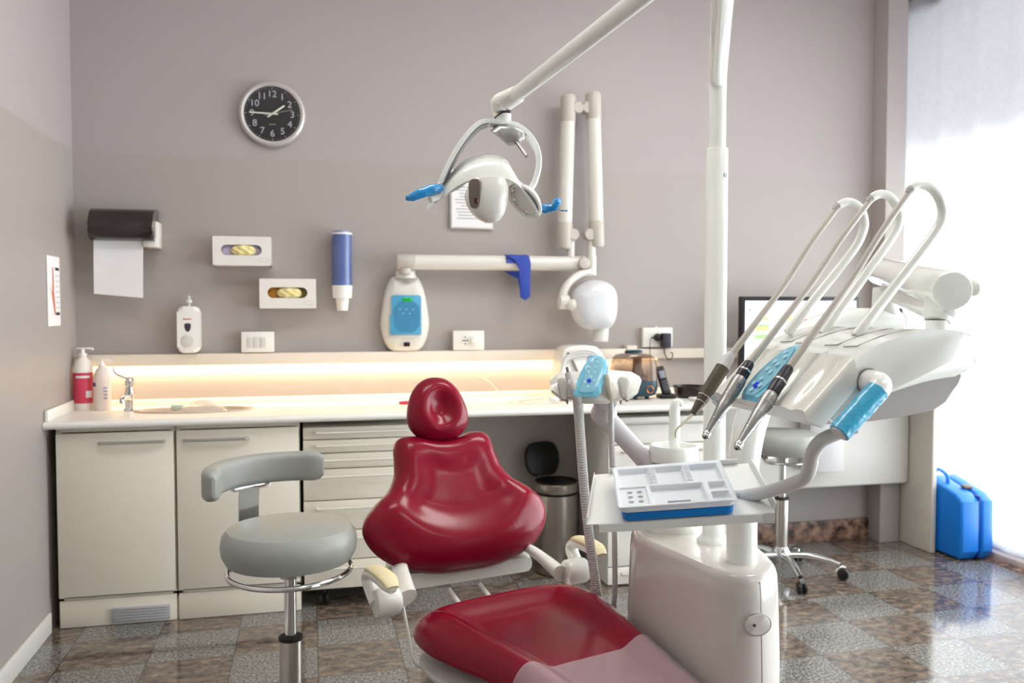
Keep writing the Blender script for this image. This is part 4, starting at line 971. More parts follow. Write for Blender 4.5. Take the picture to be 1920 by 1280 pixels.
# back carrier under the backrest and two gas struts
cb(M().loft([[cp_(p[0], v_, 0.507+p[1]) for p in rrect(w, h, 0.02, 4)] for v_, w, h in ((-0.005, 0.45, 0.045), (-0.05, 0.47, 0.075), (-0.12, 0.42, 0.08), (-0.17, 0.28, 0.05))]), 'back_carrier', unitw)
for a in (-0.055, 0.045):
    cb(M().tube([cp_(a, 0.00, 0.47), cp_(a+0.01, 0.10, 0.43), cp_(a+0.02, 0.22, 0.395)], 0.0065, 10), 'strut', white)
# armrests
for s in (-1, 1):
    hv, hz = 0.138, 0.513
    cb(M().tube([cp_(0.200*s, -0.03, 0.565), cp_(0.222*s, 0.05, 0.545), cp_(0.243*s, hv, hz)], [0.022, 0.028, 0.038], 22, smooth=5, flat=0.6, side=Z_.cross(LD)), 'hinge_bracket', unitw)
    hb_ = cb(M().lathe([(0, -0.042), (0.030, -0.042), (0.036, -0.036), (0.038, -0.02), (0.038, 0.018), (0.035, 0.026), (0, 0.028)], cp_(0.300*s, hv, hz), LD*s, n=36), 'hinge', unitw)
    arm = cb(M().tube([cp_(0.316*s, hv-0.005, hz), cp_(0.320*s, hv-0.052, hz+0.028), cp_(0.322*s, hv-0.066, hz+0.052), cp_(0.322*s, hv-0.040, hz+0.072), cp_(0.320*s, hv+0.02, hz+0.077), cp_(0.317*s, hv+0.08, hz+0.074), cp_(0.315*s, hv+0.108, hz+0.064)],
        [0.024, 0.021, 0.021, 0.022, 0.023, 0.023, 0.011], 20, smooth=5, flat=0.72, side=LD), 'armrest', unitw)
    cb(M().tube([cp_(0.322*s, hv-0.060, hz+0.068), cp_(0.322*s, hv-0.036, hz+0.086), cp_(0.320*s, hv+0.02, hz+0.092), cp_(0.317*s, hv+0.08, hz+0.089), cp_(0.315*s, hv+0.112, hz+0.074)],
        [0.012, 0.022, 0.025, 0.025, 0.016], 18, smooth=5, flat=0.40, side=LD), 'arm_pad', pad, arm, 'cream arm pad')
    cb(M().tube([cp_(0.256*s, hv+0.02, hz-0.012), cp_(0.252*s, hv+0.045, hz-0.07), cp_(0.247*s, hv+0.07, hz-0.135), cp_(0.225*s, hv+0.085, hz-0.158), cp_(0.15*s, hv+0.10, hz-0.152)], 0.0095, 12, smooth=5, flat=0.4, side=FD), 'side_strap', white)
# ------------------------------------------------------------------ the unit tower with its cuspidor
TZ = 0.708
foot = [(0.322, 2.215), (0.40, 2.03), (0.462, 1.90), (0.515, 1.862), (0.57, 1.885), (0.612, 1.97), (0.605, 2.2), (0.56, 2.42), (0.48, 2.50), (0.40, 2.46), (0.335, 2.34)]
fo = crom([V((p[0], p[1], 0)) for p in foot], 6, True)
fcx = sum(p.x for p in fo)/len(fo); fcy = sum(p.y for p in fo)/len(fo)
tw = thing('unit_tower', 'white dental unit tower with round cuspidor bowl right of the chair', 'dental unit', plan(fcx, fcy, 0))
def tb(m, n, mat, par=tw, lab=None, ang=40): return build(m, n, mat, par, lab, ang=ang)
def frg(z, s): return [plan(fcx+(p.x-fcx)*s, fcy+(p.y-fcy)*s, z) for p in fo]
body = tb(M().loft([frg(0.004, 1.05), frg(0.25, 1.06), frg(0.5, 1.045), frg(TZ-0.05, 1.015), frg(TZ-0.018, 1.0), frg(TZ-0.006, 0.975), frg(TZ, 0.93)]), 'body', pm('shaded_tower_shell', (203, 198, 191), 0.18, coat=0.6, var=0.012))  # shell white lowered so the colour carries the tower's shaded side
# the seam and the oval service lock on the near corner
q1 = [plan(fcx+(0.545-fcx)*s, fcy+(1.868-fcy)*s, z) for s, z in ((1.052, 0.03), (1.062, 0.25), (1.047, 0.5), (1.016, TZ-0.05), (0.999, TZ-0.014))]
tb(M().tube(q1, 0.0016, 6), 'panel_seam', pm('seam_grey', (120, 116, 110), 0.6), body)
oc = plan(fcx+(0.535-fcx)*1.030, fcy+(1.864-fcy)*1.030, 0.605); on = (plan(0.535, 1.864, 0)-plan(0.52, 2.0, 0)).normalized(); ox = on.cross(Z_)*-1
lk = tb(M().lathe([(0.0, 0.004), (0.030, 0.004), (0.033, 0.002), (0.0335, -0.012)], oc, on, n=36, sx=0.92, sy=0.74, xd=ox), 'service_lock', pm('shaded_tower_shell', (0, 0, 0)), body)
tb(M().lathe([(0.0328, 0.0022), (0.0340, 0.0032), (0.0334, 0.0010)], oc, on, n=36, sx=0.92, sy=0.74, xd=ox), 'lock_rim', pm('seam_grey', (0, 0, 0)), lk)
tb(M().lathe([(0.0, 0.006), (0.0035, 0.006), (0.0035, 0.003)], oc+ox*-0.008, on, n=12), 'screw', screw, lk)
# cuspidor
sp = atd(1262, 985, 2.32)
so = V((sp.x, sp.y, 0))
cus = tb(M().lathe([(0.0, TZ-0.005), (0.088, TZ-0.005), (0.088, TZ+0.03), (0.083, TZ+0.09), (0.070, TZ+0.155), (0.066, TZ+0.175), (0, TZ+0.175)], so, n=48), 'cuspidor_body', unitw)
tb(M().lathe([(0.0665, TZ+0.178), (0.067, TZ+0.182), (0.065, TZ+0.216), (0.062, TZ+0.221), (0.057, TZ+0.219), (0.053, TZ+0.205), (0.02, TZ+0.19), (0, TZ+0.19)], so, n=48), 'bowl_rim', gloss, cus)
tb(M().tube([so+Z_*(TZ+0.17)+RT*-0.062, so+Z_*(TZ+0.20)+RT*-0.070, so+Z_*(TZ+0.09)+RT*-0.088], 0.008, 10), 'side_clip', unitw, cus)
fp = so+Z_*(TZ+0.205)+RT*0.002
tb(M().tube([fp+Z_*-0.01, fp+Z_*0.06, fp+Z_*0.108, fp+Z_*0.127+RT*0.004, fp+Z_*0.129+RT*0.013, fp+Z_*0.120+RT*0.019], [0.0155, 0.015, 0.0145, 0.013, 0.010, 0.007], 18, smooth=5, flat=0.8, side=RT), 'cup_filler', gloss, cus)
# pillar carrying the delivery arm
cl_ = [atd(1391, 1049, 2.0), atd(1391, 960, 2.0), atd(1393, 880, 2.0), atd(1408, 790, 2.02), atd(1440, 710, 2.06), atd(1490, 650, 2.10), atd(1545, 618, 2.13), atd(1610, 606, 2.15), atd(1680, 606, 2.17)]
cl_[0].z = TZ-0.002
PIL = tb(M().tube(cl_, [0.0355, 0.0355, 0.036, 0.038, 0.04, 0.040, 0.040, 0.039, 0.034], 28, smooth=6), 'arm_pillar', gloss)
# suction arm
j0 = so+Z_*(TZ+0.150)+RT*-0.05
j1 = atd(1132, 778, 2.33)
tb(M().tube([j0, j0.lerp(j1, 0.5), j1], [0.026, 0.0255, 0.027], 24), 'suction_arm', pm('cool_grey_shell', (206, 203, 206), 0.3, coat=0.2))
kn = tb(M().ball(j1+UP*0.004, 0.036, 1, 1, 0.95).tube([j1+UP*0.005, atd(1135, 752, 2.30)], 0.031, 20), 'suction_knuckle', pm('cool_grey_shell', (0, 0, 0)))
tb(M().cyl(atd(1125, 764, 2.285), atd(1125, 764, 2.292), 0.003, 10), 'screw', screw, kn)

# ------------------------------------------------------------------ assistant's hose holder
DH = 2.26
hb0 = atd(1114, 725, DH)
hd_ = thing('hose_holder', 'white suction hose holder with blue covered keypad on the tower arm', 'holder', hb0)
def hbu(m, n, mat, par=hd_, lab=None, ang=35): return build(m, n, mat, par, lab, ang=ang)
def hp2(x, y, d): return atd(x, y, DH+d)
# body: outline seen from above, bent back at both ends, sloping towards the chair
prof_t = [(1030, 716), (1044, 702), (1075, 698), (1110, 694), (1150, 695), (1184, 698), (1199, 706), (1203, 714)]
prof_b = [(1034, 736), (1049, 747), (1074, 750), (1096, 757), (1138, 757), (1160, 751), (1182, 748), (1196, 737)]
rg = []
for i in range(8):
    a, b = prof_t[i], prof_b[i]; e = 0.03*abs(i-3.5)/3.5
    rg.append([hp2(a[0], a[1], 0.045), hp2(a[0], a[1]-1, 0.02), hp2((a[0]*2+b[0])/3, (a[1]*2+b[1])/3, -0.03+e), hp2(b[0], b[1]-12+abs(i-3.5)*1.5, -0.05+e), hp2(b[0], b[1]-6, -0.052+e), hp2(b[0], b[1], -0.045+e), hp2(b[0], b[1], 0.03), hp2((a[0]+b[0])/2, (a[1]+b[1])/2, 0.05)])
hb = M().loft(rg)
hbody = hbu(hb, 'body', unitw, ang=24)
for (x, y, s) in ((1056, 726, -1), (1170, 724, 1)):
    hbu(M().cushion([(-0.014, 0.022), (0, 0.030), (0.014, 0.020), (0.010, -0.01), (0.006, -0.034), (-0.006, -0.034), (-0.010, -0.01)], hp2(x, y, -0.032), RT, (UP*0.8+FW*0.6).normalized(), lambda q, a, b: 0.003*(1-q**4), lambda q, a, b: 0.01, n=4, rings=6), 'hose_slot', pm('slot_grey', (176, 173, 166), 0.5), hbody)
    hbu(M().tube([hp2(x-4*s, 738, -0.03), hp2(x-6*s, 746, -0.02), hp2(x-7*s+1, 757, -0.01)], [0.006, 0.0055, 0.002], 8).tube([hp2(x+6, 738, -0.02), hp2(x+6, 752, -0.015)], [0.006, 0.005], 8), 'retaining_lugs', pm('slot_grey', (0, 0, 0)), hbody)
ux = (UP*0.86+FW*0.5).normalized()
lean = (UP*0.84+FW*0.5+RT*0.22).normalized(); lx = lean.cross((UP*0.5-FW*0.86)).normalized()
kc = hp2(1112, 707, -0.040)
nn = lx.cross(lean)
def kpx(px, py):
    d = ray(px, py); p = EYEP+d*((kc-EYEP).dot(nn)/d.dot(nn)); r = p-kc; return (r.dot(lx), r.dot(lean))
fo_ = [kpx(*p) for p in ((1076, 741), (1080, 722), (1087, 702), (1097, 683), (1108, 670), (1121, 665), (1133, 670), (1138, 684), (1136, 702), (1130, 722), (1123, 741), (1100, 743))]
fl = hbu(M().cushion(fo_, kc, lx, lean, lambda q, a, b: 0.008*(1-q**5)+0.0006*math.sin(a*300+b*150), lambda q, a, b: 0.012*max(0, 1-q**4), n=6, rings=8, cen=kpx(1108, 706)), 'keypad_film', film, hd_, 'blue protective film over the keypad')
ko_ = [kpx(*p) for p in ((1086, 736), (1091, 714), (1099, 694), (1109, 677), (1121, 670), (1129, 676), (1131, 690), (1127, 708), (1119, 727), (1109, 737))]
hbu(M().cushion(ko_, kc+nn*0.0075, lx, lean, lambda q, a, b: 0.002*(1-q**6), lambda q, a, b: 0.002, n=6, rings=4, cen=kpx(1109, 705)), 'keypad', keyd, fl)
kb = M()
def kat(px, py): a, b = kpx(px, py); return kc+nn*0.0085+lx*a+lean*b
for p in ((1116, 674), (1108, 682), (1120, 681), (1116, 691), (1104, 691), (1114, 700), (1103, 700), (1107, 709), (1114, 716), (1096, 719), (1102, 727)): kb.lathe([(0.0040, 0), (0.0040, 0.0015), (0, 0.0016)], kat(*p), nn, n=14)
hbu(kb, 'buttons', kbtn, fl)
hbu(M().lathe([(0.0056, 0), (0.0056, 0.002), (0, 0.0024)], kat(1104, 717), nn, n=18), 'blue_button', kblue, fl)
hbu(M().grid(lambda u, v: kc-nn*0.012+lx*(0.06*(u-0.42))+lean*(0.062*v+0.005)+nn*0.006*math.sin(9*u+6*v), 8, 6, 0.0006), 'film_flap', pm('loose_clear_film', (150, 196, 232), 0.15, alpha=0.5, coat=0.6), fl)
# the two suction hoses with their tips
def sucthose(name, label, pts, rad, tip, rib, tipmat):
    t = thing(name, label, 'suction hose', pts[1], 'suction hoses of the unit')
    P = crom(pts, 26); R = []
    L_ = 0; last = P[0]
    for p in P:
        L_ += (p-last).length; last = p; R.append(L_)
    tot = R[-1]; n_ = int(tot/rib); Q = []; RR = []
    j = 0
    for i in range(n_*3):
        d = tot*i/(n_*3-1)
        while j < len(R)-2 and R[j+1] < d: j += 1
        f = (d-R[j])/max(1e-9, R[j+1]-R[j]); Q.append(P[j].lerp(P[j+1], f)); RR.append(rad*(1.0 if i % 3 else 0.90))
    build(M().tube(Q, RR, 14), 'corrugated_hose', hose, t)
    tip(t)
    return t
h1 = [hp2(1083, 748, -0.035), atd(1087, 800, 2.27), atd(1094, 900, 2.31), atd(1104, 1000, 2.34), atd(1118, 1100, 2.38), atd(1128, 1160, 2.40), plan(0.29, 2.44, 0.22), plan(0.33, 2.42, 0.12)]
h2 = [hp2(1145, 748, -0.03), atd(1146, 800, 2.28), atd(1149, 900, 2.32), atd(1152, 1000, 2.35), atd(1153, 1100, 2.38), atd(1152, 1160, 2.40), plan(0.33, 2.42, 0.22), plan(0.36, 2.38, 0.12)]
def tip1(t):
    build(M().tube([hp2(1084, 752, -0.035), hp2(1078, 735, -0.05), hp2(1069, 712, -0.045), hp2(1066, 699, -0.04)], [0.0125, 0.0125, 0.0105, 0.0095], 18, smooth=4), 'suction_handle', greyp, t)
    build(M().cyl(hp2(1065, 698, -0.04), hp2(1063, 688, -0.038), 0.0038, 12), 'nozzle', screw, t)
    build(M().box(hp2(1067, 716, -0.056), (0.007, 0.004, 0.012), 0.001), 'valve_slider', paper, t)
def tip2(t):
    build(M().tube([hp2(1145, 752, -0.03), hp2(1142, 735, -0.05), hp2(1139, 712, -0.045), hp2(1137, 703, -0.04)], [0.0085, 0.0088, 0.0085, 0.0075], 16, smooth=4), 'ejector_handle', pm('beige_ejector', (196, 190, 170), 0.45), t)
sucthose('suction_hose', 'thick ribbed suction hose hanging from the left of the holder', h1, 0.0135, tip1, 0.0075, None)
sucthose('saliva_hose', 'thin ribbed hose hanging from the holder right of its keypad', h2, 0.0078, tip2, 0.006, None)

# ------------------------------------------------------------------ operating lamp on its own post
pp = atd(1341, 640, 2.15); PX, PY = pp.x, pp.y
lp = thing('operating_lamp', 'white operating lamp with mirror reflector on a tall jointed post', 'dental lamp', (PX, PY, TZ))
def lb2(m, n, mat, par=lp, lab=None, ang=40): return build(m, n, mat, par, lab, ang=ang)
ztop = atd(1341, 283, 2.15).z
post = lb2(M().lathe([(0, TZ-0.003), (0.042, TZ-0.003), (0.041, TZ+0.004), (0.034, TZ+0.012), (0.0275, TZ+0.022), (0.0275, ztop), (0.0265, ztop+0.002), (0.022, ztop+0.002)], (PX, PY, 0), n=40), 'post', gloss)
lb2(M().cyl(V((PX, PY, 1.622))+(RT*0.55-FW*0.8).normalized()*0.026, V((PX, PY, 1.622))+(RT*0.55-FW*0.8).normalized()*0.029, 0.0055, 14), 'screw', screw, post)
el = atd(1361, -105, 1.375)
UPz = 1.862
k = [V((PX, PY, ztop)), V((PX, PY, UPz-0.06)), V((PX, PY, UPz-0.02)), V((PX, PY, UPz))+(V((el.x, el.y, 1.88))-V((PX, PY, UPz))).normalized()*0.03, V((el.x, el.y, 1.88)).lerp(V((PX, PY, UPz)), 0.5), V((el.x, el.y, 1.88))]
lb2(M().tube(k, [0.0215, 0.0215, 0.0222, 0.0225, 0.0215, 0.022], 28, smooth=5), 'upper_post', gloss)
lb2(M().lathe([(0, -0.035), (0.028, -0.035), (0.032, -0.03), (0.032, 0.03), (0.028, 0.035), (0, 0.035)], V((el.x, el.y, 1.885)), n=32), 'elbow', unitw)
ae = atd(962, 182, 2.08); el2 = V((el.x, el.y, 1.90))
dA = (ae-el2).normalized()
lb2(M().tube([el2, ae], [0.0165, 0.0158], 24, flat=1.25, side=dA.cross(Z_)), 'spring_arm', gloss)
# arm nose and swivel
n0 = atd(972, 176, 2.07); n1 = atd(938, 196, 2.10); n2 = atd(938, 212, 2.10)
lb2(M().tube([n0, atd(952, 187, 2.09), n1, n2], [0.021, 0.024, 0.026, 0.020], 24, smooth=5), 'arm_nose', unitw)
lb2(M().cyl(atd(942, 214, 2.10), atd(943, 216, 2.10), 0.0215, 28), 'swivel_gap', dgrey)
s0 = atd(943, 216, 2.10); s1 = atd(945, 236, 2.10)
lb2(M().lathe([(0.0205, 0), (0.019, (s1-s0).length*0.6), (0.022, (s1-s0).length), (0, (s1-s0).length+0.003)], s0, s1-s0, n=28), 'swivel', gloss)
# yoke
yk = [(826, 346, 2.06), (838, 318, 2.065), (860, 278, 2.075), (885, 246, 2.085), (908, 231, 2.095), (940, 233, 2.10), (968, 238, 2.115), (990, 254, 2.13), (1006, 280, 2.15), (1010, 310, 2.165), (1003, 340, 2.175), (993, 357, 2.175)]
yp = crom([atd(*p) for p in yk], 5)
rg = []; st = []
for i, p in enumerate(yp):
    d = (yp[min(i+1, len(yp)-1)]-yp[max(i-1, 0)]).normalized(); s_ = (FW-d*FW.dot(d)).normalized(); r_ = d.cross(s_)
    w = 0.017+0.004*math.sin(PI*i/len(yp))
    rg.append([p+s_*(w*a)+r_*(0.0075*b) for a, b in ((-1, -0.6), (-0.7, -1), (0.7, -1), (1, -0.6), (1, 0.6), (0.7, 1), (-0.7, 1), (-1, 0.6))])
    if i < 22: st.append([p+s_*(w*a)+r_*(0.0085*b) for a, b in ((-0.86, -1), (0.86, -1), (0.86, -0.4), (-0.86, -0.4))])
yo = lb2(M().loft(rg), 'yoke', gloss)
lb2(M().loft(st), 'yoke_trim', pm('grey_yoke_trim', (136, 138, 140), 0.35, 0.4), yo, 'grey trim along the left limb')
# sensor box under the swivel
bx = [(918, 245), (934, 234), (962, 234), (984, 246), (984, 262), (975, 272), (955, 275), (945, 266), (926, 250)]
def bxr(d, s): return [atd(950+(p[0]-950)*s, 254+(p[1]-254)*s, d) for p in bx]
sb = lb2(M().loft([bxr(2.128, 0.9), bxr(2.118, 1), bxr(2.085, 1), bxr(2.068, 0.86), bxr(2.062, 0.62)]), 'sensor_box', pm('silver_grey_shell', (158, 156, 153), 0.34, 0.45), lab='silver grey sensor box')
lb2(M().cyl(atd(968, 265, 2.072), atd(969, 267, 2.066), 0.006, 16).cyl(atd(969, 267, 2.066), atd(987, 293, 2.02), 0.0042, 14), 'toggle', steel, sb)
# canopy: a winged arch over the two mirrors
fr_ = [(800, 394), (826, 374), (856, 350), (888, 336), (918, 333), (946, 334), (968, 344), (990, 366), (1006, 390), (1013, 406)]   # near rim
tp_ = [(803, 384), (824, 350), (848, 322), (870, 302), (900, 291), (930, 290), (952, 302), (964, 330), (985, 350), (1010, 396)]   # crest line
rg = []
for i in range(10):
    f, c = fr_[i], tp_[i]; e = abs(i-4.5)/4.5; dep = 0.085*(1-e**2.2)+0.012
    near = 2.055+0.012*i/9.0; near -= 0.03*(1-e*e)
    F0 = atd(f[0], f[1], near); C1 = atd(c[0], c[1], near+dep*0.75); B1 = atd(c[0]+(f[0]-c[0])*0.5, c[1]+(f[1]-c[1])*0.55, near+dep*1.9)
    M1 = atd((f[0]+c[0])/2, (f[1]*0.46+c[1]*0.54)-2, near+dep*0.15)
    N1 = atd((c[0]*0.85+f[0]*0.15), c[1]*0.85+f[1]*0.15-1, near+dep*0.42)
    rg.append([F0, M1, N1, C1, B1])
rg = [crom(r, 4) for r in rg]
rows = list(zip(*rg)); rows = [crom(list(r), 4) for r in rows]
def can(u, v):
    return rows[round(u*(len(rows)-1))][round(v*(len(rows[0])-1))]
cn = lb2(M().grid(can, len(rows)-1, len(rows[0])-1, 0.005), 'canopy', gloss, ang=60)
# mirrors left and right of the bulb housing
mirr = pm('faceted_mirror', (226, 222, 216), 0.05, 1.0, var=0.01)
def mirror(c, ex, ey, a, b, mats, rimm):
    ex, ey = V(ex).normalized(), V(ey).normalized(); n = ex.cross(ey)
    m = M(); 
    t_ = bmesh.new(); NU, NV = 6, 9; G = []
    for i in range(NU+1):
        row = []
        for j in range(NV+1):
            u = -1+2*i/NU; v = -1+2*j/NV
            x, y = u*math.sqrt(1-v*v/2), v*math.sqrt(1-u*u/2)
            row.append(t_.verts.new(c+ex*(a*x)+ey*(b*y)+n*(0.016*(x*x+y*y)-0.016+0.0050*math.sin(i*2.4+j*1.7))))
        G.append(row)
    for i in range(NU):
        for j in range(NV): t_.faces.new((G[i][j], G[i+1][j], G[i+1][j+1], G[i][j+1]))
    m.add(t_)
    o = build(m, 'reflector', mats, cn, 'faceted mirror reflector', smooth=False)
    r_ = M(); rr_ = [c+ex*(a*1.04*math.cos(q*2*PI/40))+ey*(b*1.04*math.sin(q*2*PI/40)) for q in range(40)]
    build(r_.tube(rr_, 0.0045, 8, closed=True), 'reflector_rim', rimm, o)
    bkk = M(); bkk.lathe([(0.0, -0.022), (0.5, -0.021), (0.85, -0.014), (1.02, 0.0)], c-n*0.004, n, n=32, sx=a, sy=b, xd=ex)
    build(bkk, 'reflector_back', gloss, o)
mc = atd(984, 377, 2.075)
ey_ = (atd(1008, 408, 2.085)-atd(956, 347, 2.06)).normalized(); ex_ = (RT*-0.5+UP*-0.33+FW*0.8); ex_ = (ex_-ey_*ex_.dot(ey_)).normalized()
mirror(mc, ey_, ex_ if ey_.cross(ex_).dot(FW) < 0 else -ex_, 0.045, 0.036, mirr, gloss)
mc2 = atd(848, 355, 2.11); ey2 = (RT*-0.85-UP*0.42).normalized(); ex2 = (FW*0.9+UP*0.30+RT*0.1); ex2 = (ex2-ey2*ex2.dot(ey2)).normalized()
mirror(mc2, ey2, ex2 if ey2.cross(ex2).dot(UP) < 0 else -ex2, 0.040, 0.030, mirr, gloss)
# bulb housing
rg = []
hs_ = [(336, 888, 950, 0.030), (350, 878, 954, 0.036), (368, 871, 954, 0.040), (385, 875, 951, 0.040), (400, 884, 946, 0.036), (411, 896, 938, 0.026), (417, 908, 928, 0.012)]
for y, xa, xb, dd in hs_:
    c = atd((xa+xb)/2, y, 2.05); w = (xb-xa)*2.05/F/2
    rg.append([c+RT*(w*math.copysign(abs(math.cos(a))**0.8, math.cos(a)))+FW*(dd*math.copysign(abs(math.sin(a))**0.8, math.sin(a))) for a in [2*PI*i/32 for i in range(32)]])
bh = lb2(M().loft(rg), 'bulb_housing', unitw, cn, ang=60)
lb2(M().cushion([(-0.012, 0.03), (0.012, 0.03), (0.015, 0.0), (0.011, -0.028), (0, -0.036), (-0.011, -0.028), (-0.015, 0.0)], atd(889, 362, 2.013), (RT*0.88-FW*0.47).normalized(), UP, lambda q, a, b: 0.002*(1-q**4), lambda q, a, b: 0.012, n=5, rings=8), 'bulb_window', pm('taupe_window', (112, 102, 94), 0.3), bh, 'dark oval bulb window')
lb2(M().ball(atd(893, 375, 2.006), 0.006, 1, 0.5, 1.4), 'bulb', pm('brown_bulb', (74, 40, 34), 0.3), bh)
# film-wrapped handles
def crinkle(m, amp):
    for v in m.bm.verts: v.co += V((random.uniform(-amp, amp), random.uniform(-amp, amp), random.uniform(-amp, amp)))
    return m
h_ = lb2(M().tube([atd(838, 352, 2.07), atd(822, 368, 2.05), atd(806, 374, 2.03)], [0.012, 0.010, 0.008], 14), 'handle_stub', unitw)
lb2(crinkle(M().tube([atd(829, 351, 2.04), atd(812, 355, 2.03), atd(790, 362, 2.02), atd(772, 370, 2.02), atd(761, 371, 2.02)], [0.008, 0.013, 0.012, 0.009, 0.004], 14, smooth=5), 0.0012), 'wrapped_handle', filmd, h_, 'left handle in blue film')
h_ = lb2(M().tube([atd(1005, 392, 2.09), atd(1018, 391, 2.09)], 0.008, 14), 'handle_stub', unitw)
lb2(crinkle(M().tube([atd(1012, 391, 2.09), atd(1026, 391, 2.085), atd(1038, 388, 2.08), atd(1044, 379, 2.075), atd(1049, 376, 2.07)], [0.009, 0.011, 0.008, 0.010, 0.007], 14, smooth=5), 0.0012)
    .grid(lambda u, v: atd(1032+32*u, 392-v*4+5*u+8*v*(1-u), 2.08+0.006*math.sin(9*u+5*v)), 10, 4, 0.0008), 'wrapped_handle', filmd, h_, 'right handle in blue film')
# ------------------------------------------------------------------ instrument delivery unit
UX0, UX1 = 0.777, 1.155; UY0, UY1 = 1.248, 1.575; UZ0 = 1.105
du = thing('delivery_unit', 'white over-chair instrument unit with looped hose rods on a swing arm', 'instrument unit', (0.95, 1.41, UZ0))
def db(m, n, mat, par=du, lab=None, ang=40): return build(m, n, mat, par, lab, ang=ang)
TOP = [(0.783, 1.128), (0.868, 1.214), (0.90, 1.230), (0.95, 1.248), (1.0, 1.259), (1.055, 1.261), (1.10, 1.250), (1.2, 1.22)]
def zt(x, y=0):                                 # height of the sloping top skin
    if x <= TOP[0][0]: return TOP[0][1]
    for (a, za), (b, zb) in zip(TOP, TOP[1:]):
        if x <= b: return za+(zb-za)*(x-a)/(b-a)
    return TOP[-1][1]
def xzprism(prof, y0, y1, bev): return M().prism([(p.x, p.y) for p in crom([V((a, b, 0)) for a, b in prof], 3, True)], (0, y1, 0), X_, Z_, y1-y0, bev, 4)
up_ = db(xzprism([(0.812, 1.122), (0.862, 1.196), (0.900, 1.229), (0.95, 1.248), (1.0, 1.259), (1.055, 1.261), (1.098, 1.252), (1.112, 1.238), (1.111, 1.213), (1.095, 1.186), (1.05, 1.180), (1.0, 1.172), (0.94, 1.156), (0.90, 1.140), (0.865, 1.118), (0.83, 1.110)], UY0, UY1, 0.012), 'upper_shell', gloss)
lsh = xzprism([(0.815, 1.104), (0.84, 1.114), (0.87, 1.126), (0.92, 1.152), (1.0, 1.176), (1.080, 1.190), (1.086, 1.180), (1.073, 1.134), (1.03, 1.117), (0.92, 1.1035), (0.83, 1.1015)], UY0+0.006, UY1-0.006, 0.006)
for v in lsh.bm.verts: v.co.y += ((UY0+UY1)/2-v.co.y)*0.20*max(0, min(1, (1.185-v.co.z)/0.085))
db(lsh, 'lower_shell', pm('shaded_under_shell', (184, 181, 178), 0.35, var=0.015, coat=0.1))  # colour darkened to carry the shade under the upper shell
# instrument rest: fluted lip at the front
slots = [1.535, 1.474, 1.362, 1.292]
def zrest(x, y):
    t = (x-0.783)/0.090
    z = 1.130+0.088*min(1, t)
    for sy in slots: z -= 0.014*math.exp(-((y-sy)/0.014)**2)*(4*max(0, t)*(1-min(1, t))*0.75+0.22*(1-min(1, t)))
    return z
rg = []; NYR = 84; RY0, RY1 = UY0-0.004, UY1+0.004
ys = [RY0+(RY1-RY0)*j/NYR for j in range(NYR+1)]
for i in range(13):
    x = 0.783+0.090*i/12
    edge = [0.014*(1-math.sqrt(max(0, 1-max(0, 1-min(y-RY0, RY1-y)/0.014)**2))) for y in ys]
    top = [V((x, y, zrest(x, y)-e)) for y, e in zip(ys, edge)]
    xb = x+0.030*(1-i/12)
    rg.append(top+[V((xb+0.01*(i/12), y, 1.102+0.075*(i/12))) for y in ys[::-1]])
db(M().loft(rg), 'instrument_rest', unitw, ang=50)
# film covered keypad
kx, ky = 0.830, 1.428
def ksurf(x, y): return 1.130+0.088*min(1, (x-0.783)/0.090) if x < 0.873 else 1.218+(x-0.873)*0.55
def kpoly(s, dz, n=40, sq=1.0):
    k = []
    for i in range(n):
        a = 2*PI*i/n; x = kx+0.054*s*math.cos(a); y = ky+0.039*s*sq*math.sin(a)*(1-0.25*math.cos(a))
        x = max(x, 0.786); k.append(V((x-0.6*dz, y, ksurf(x, y)+0.8*dz)))
    return k
def kpatch(s, dz, skirt, sq=1.0):
    t = bmesh.new(); R = [[t.verts.new(p) for p in kpoly(s*f, dz, sq=sq)] for f in (1.0, 0.8, 0.6, 0.4, 0.2)]
    R.insert(0, [t.verts.new(p-V((0, 0, skirt))) for p in kpoly(s*1.01, dz, sq=sq)])
    for A, B in zip(R, R[1:]):
        for j in range(40): t.faces.new((A[j], A[(j+1) % 40], B[(j+1) % 40], B[j]))
    t.faces.new(R[-1]); return M().add(t)
kf = db(kpatch(1.0, 0.006, 0.010, 1.08), 'keypad_film', film, du, 'blue protective film over the keypad')
db(kpatch(0.86, 0.0085, 0.003, 0.80), 'keypad', keyd, kf)
kb = M()
kn_ = V((-0.70, 0, 0.71)).normalized()
def kbt(dx, dy, r, m): m.lathe([(r, -0.004), (r, 0.0012), (0, 0.0016)], V((kx+dx, ky+dy, ksurf(kx+dx, ky+dy)))+kn_*0.0105, kn_, n=16); return m
for dx, dy in ((0.033, 0.003), (0.026, -0.008), (0.015, 0.009), (0.011, -0.007), (0.001, 0.011), (-0.003, -0.006), (-0.016, 0.003), (-0.025, 0.013), (-0.027, -0.012), (-0.036, 0.002)): kbt(dx, dy, 0.0052, kb)
db(kb, 'buttons', kbtn, kf)
db(kbt(-0.027, 0.001, 0.0066, M()), 'blue_button', kblue, kf)
# fine lid seams on the top
sm = M()
for y in (1.29, 1.345, 1.44, 1.495):
    sm.tube([V((x, y, zt(x)+0.0008)) for x in [0.905+0.01*i for i in range(12)]]+[V((1.035, y+0.02, zt(1.035)+0.0008))], 0.0008, 6)
    sm.tube([V((0.905, y, zt(0.905)+0.0008)), V((0.900, y+0.03, zt(0.90)+0.0008))], 0.0008, 6)
db(sm, 'lid_seams', pm('seam_grey', (0, 0, 0)), up_)
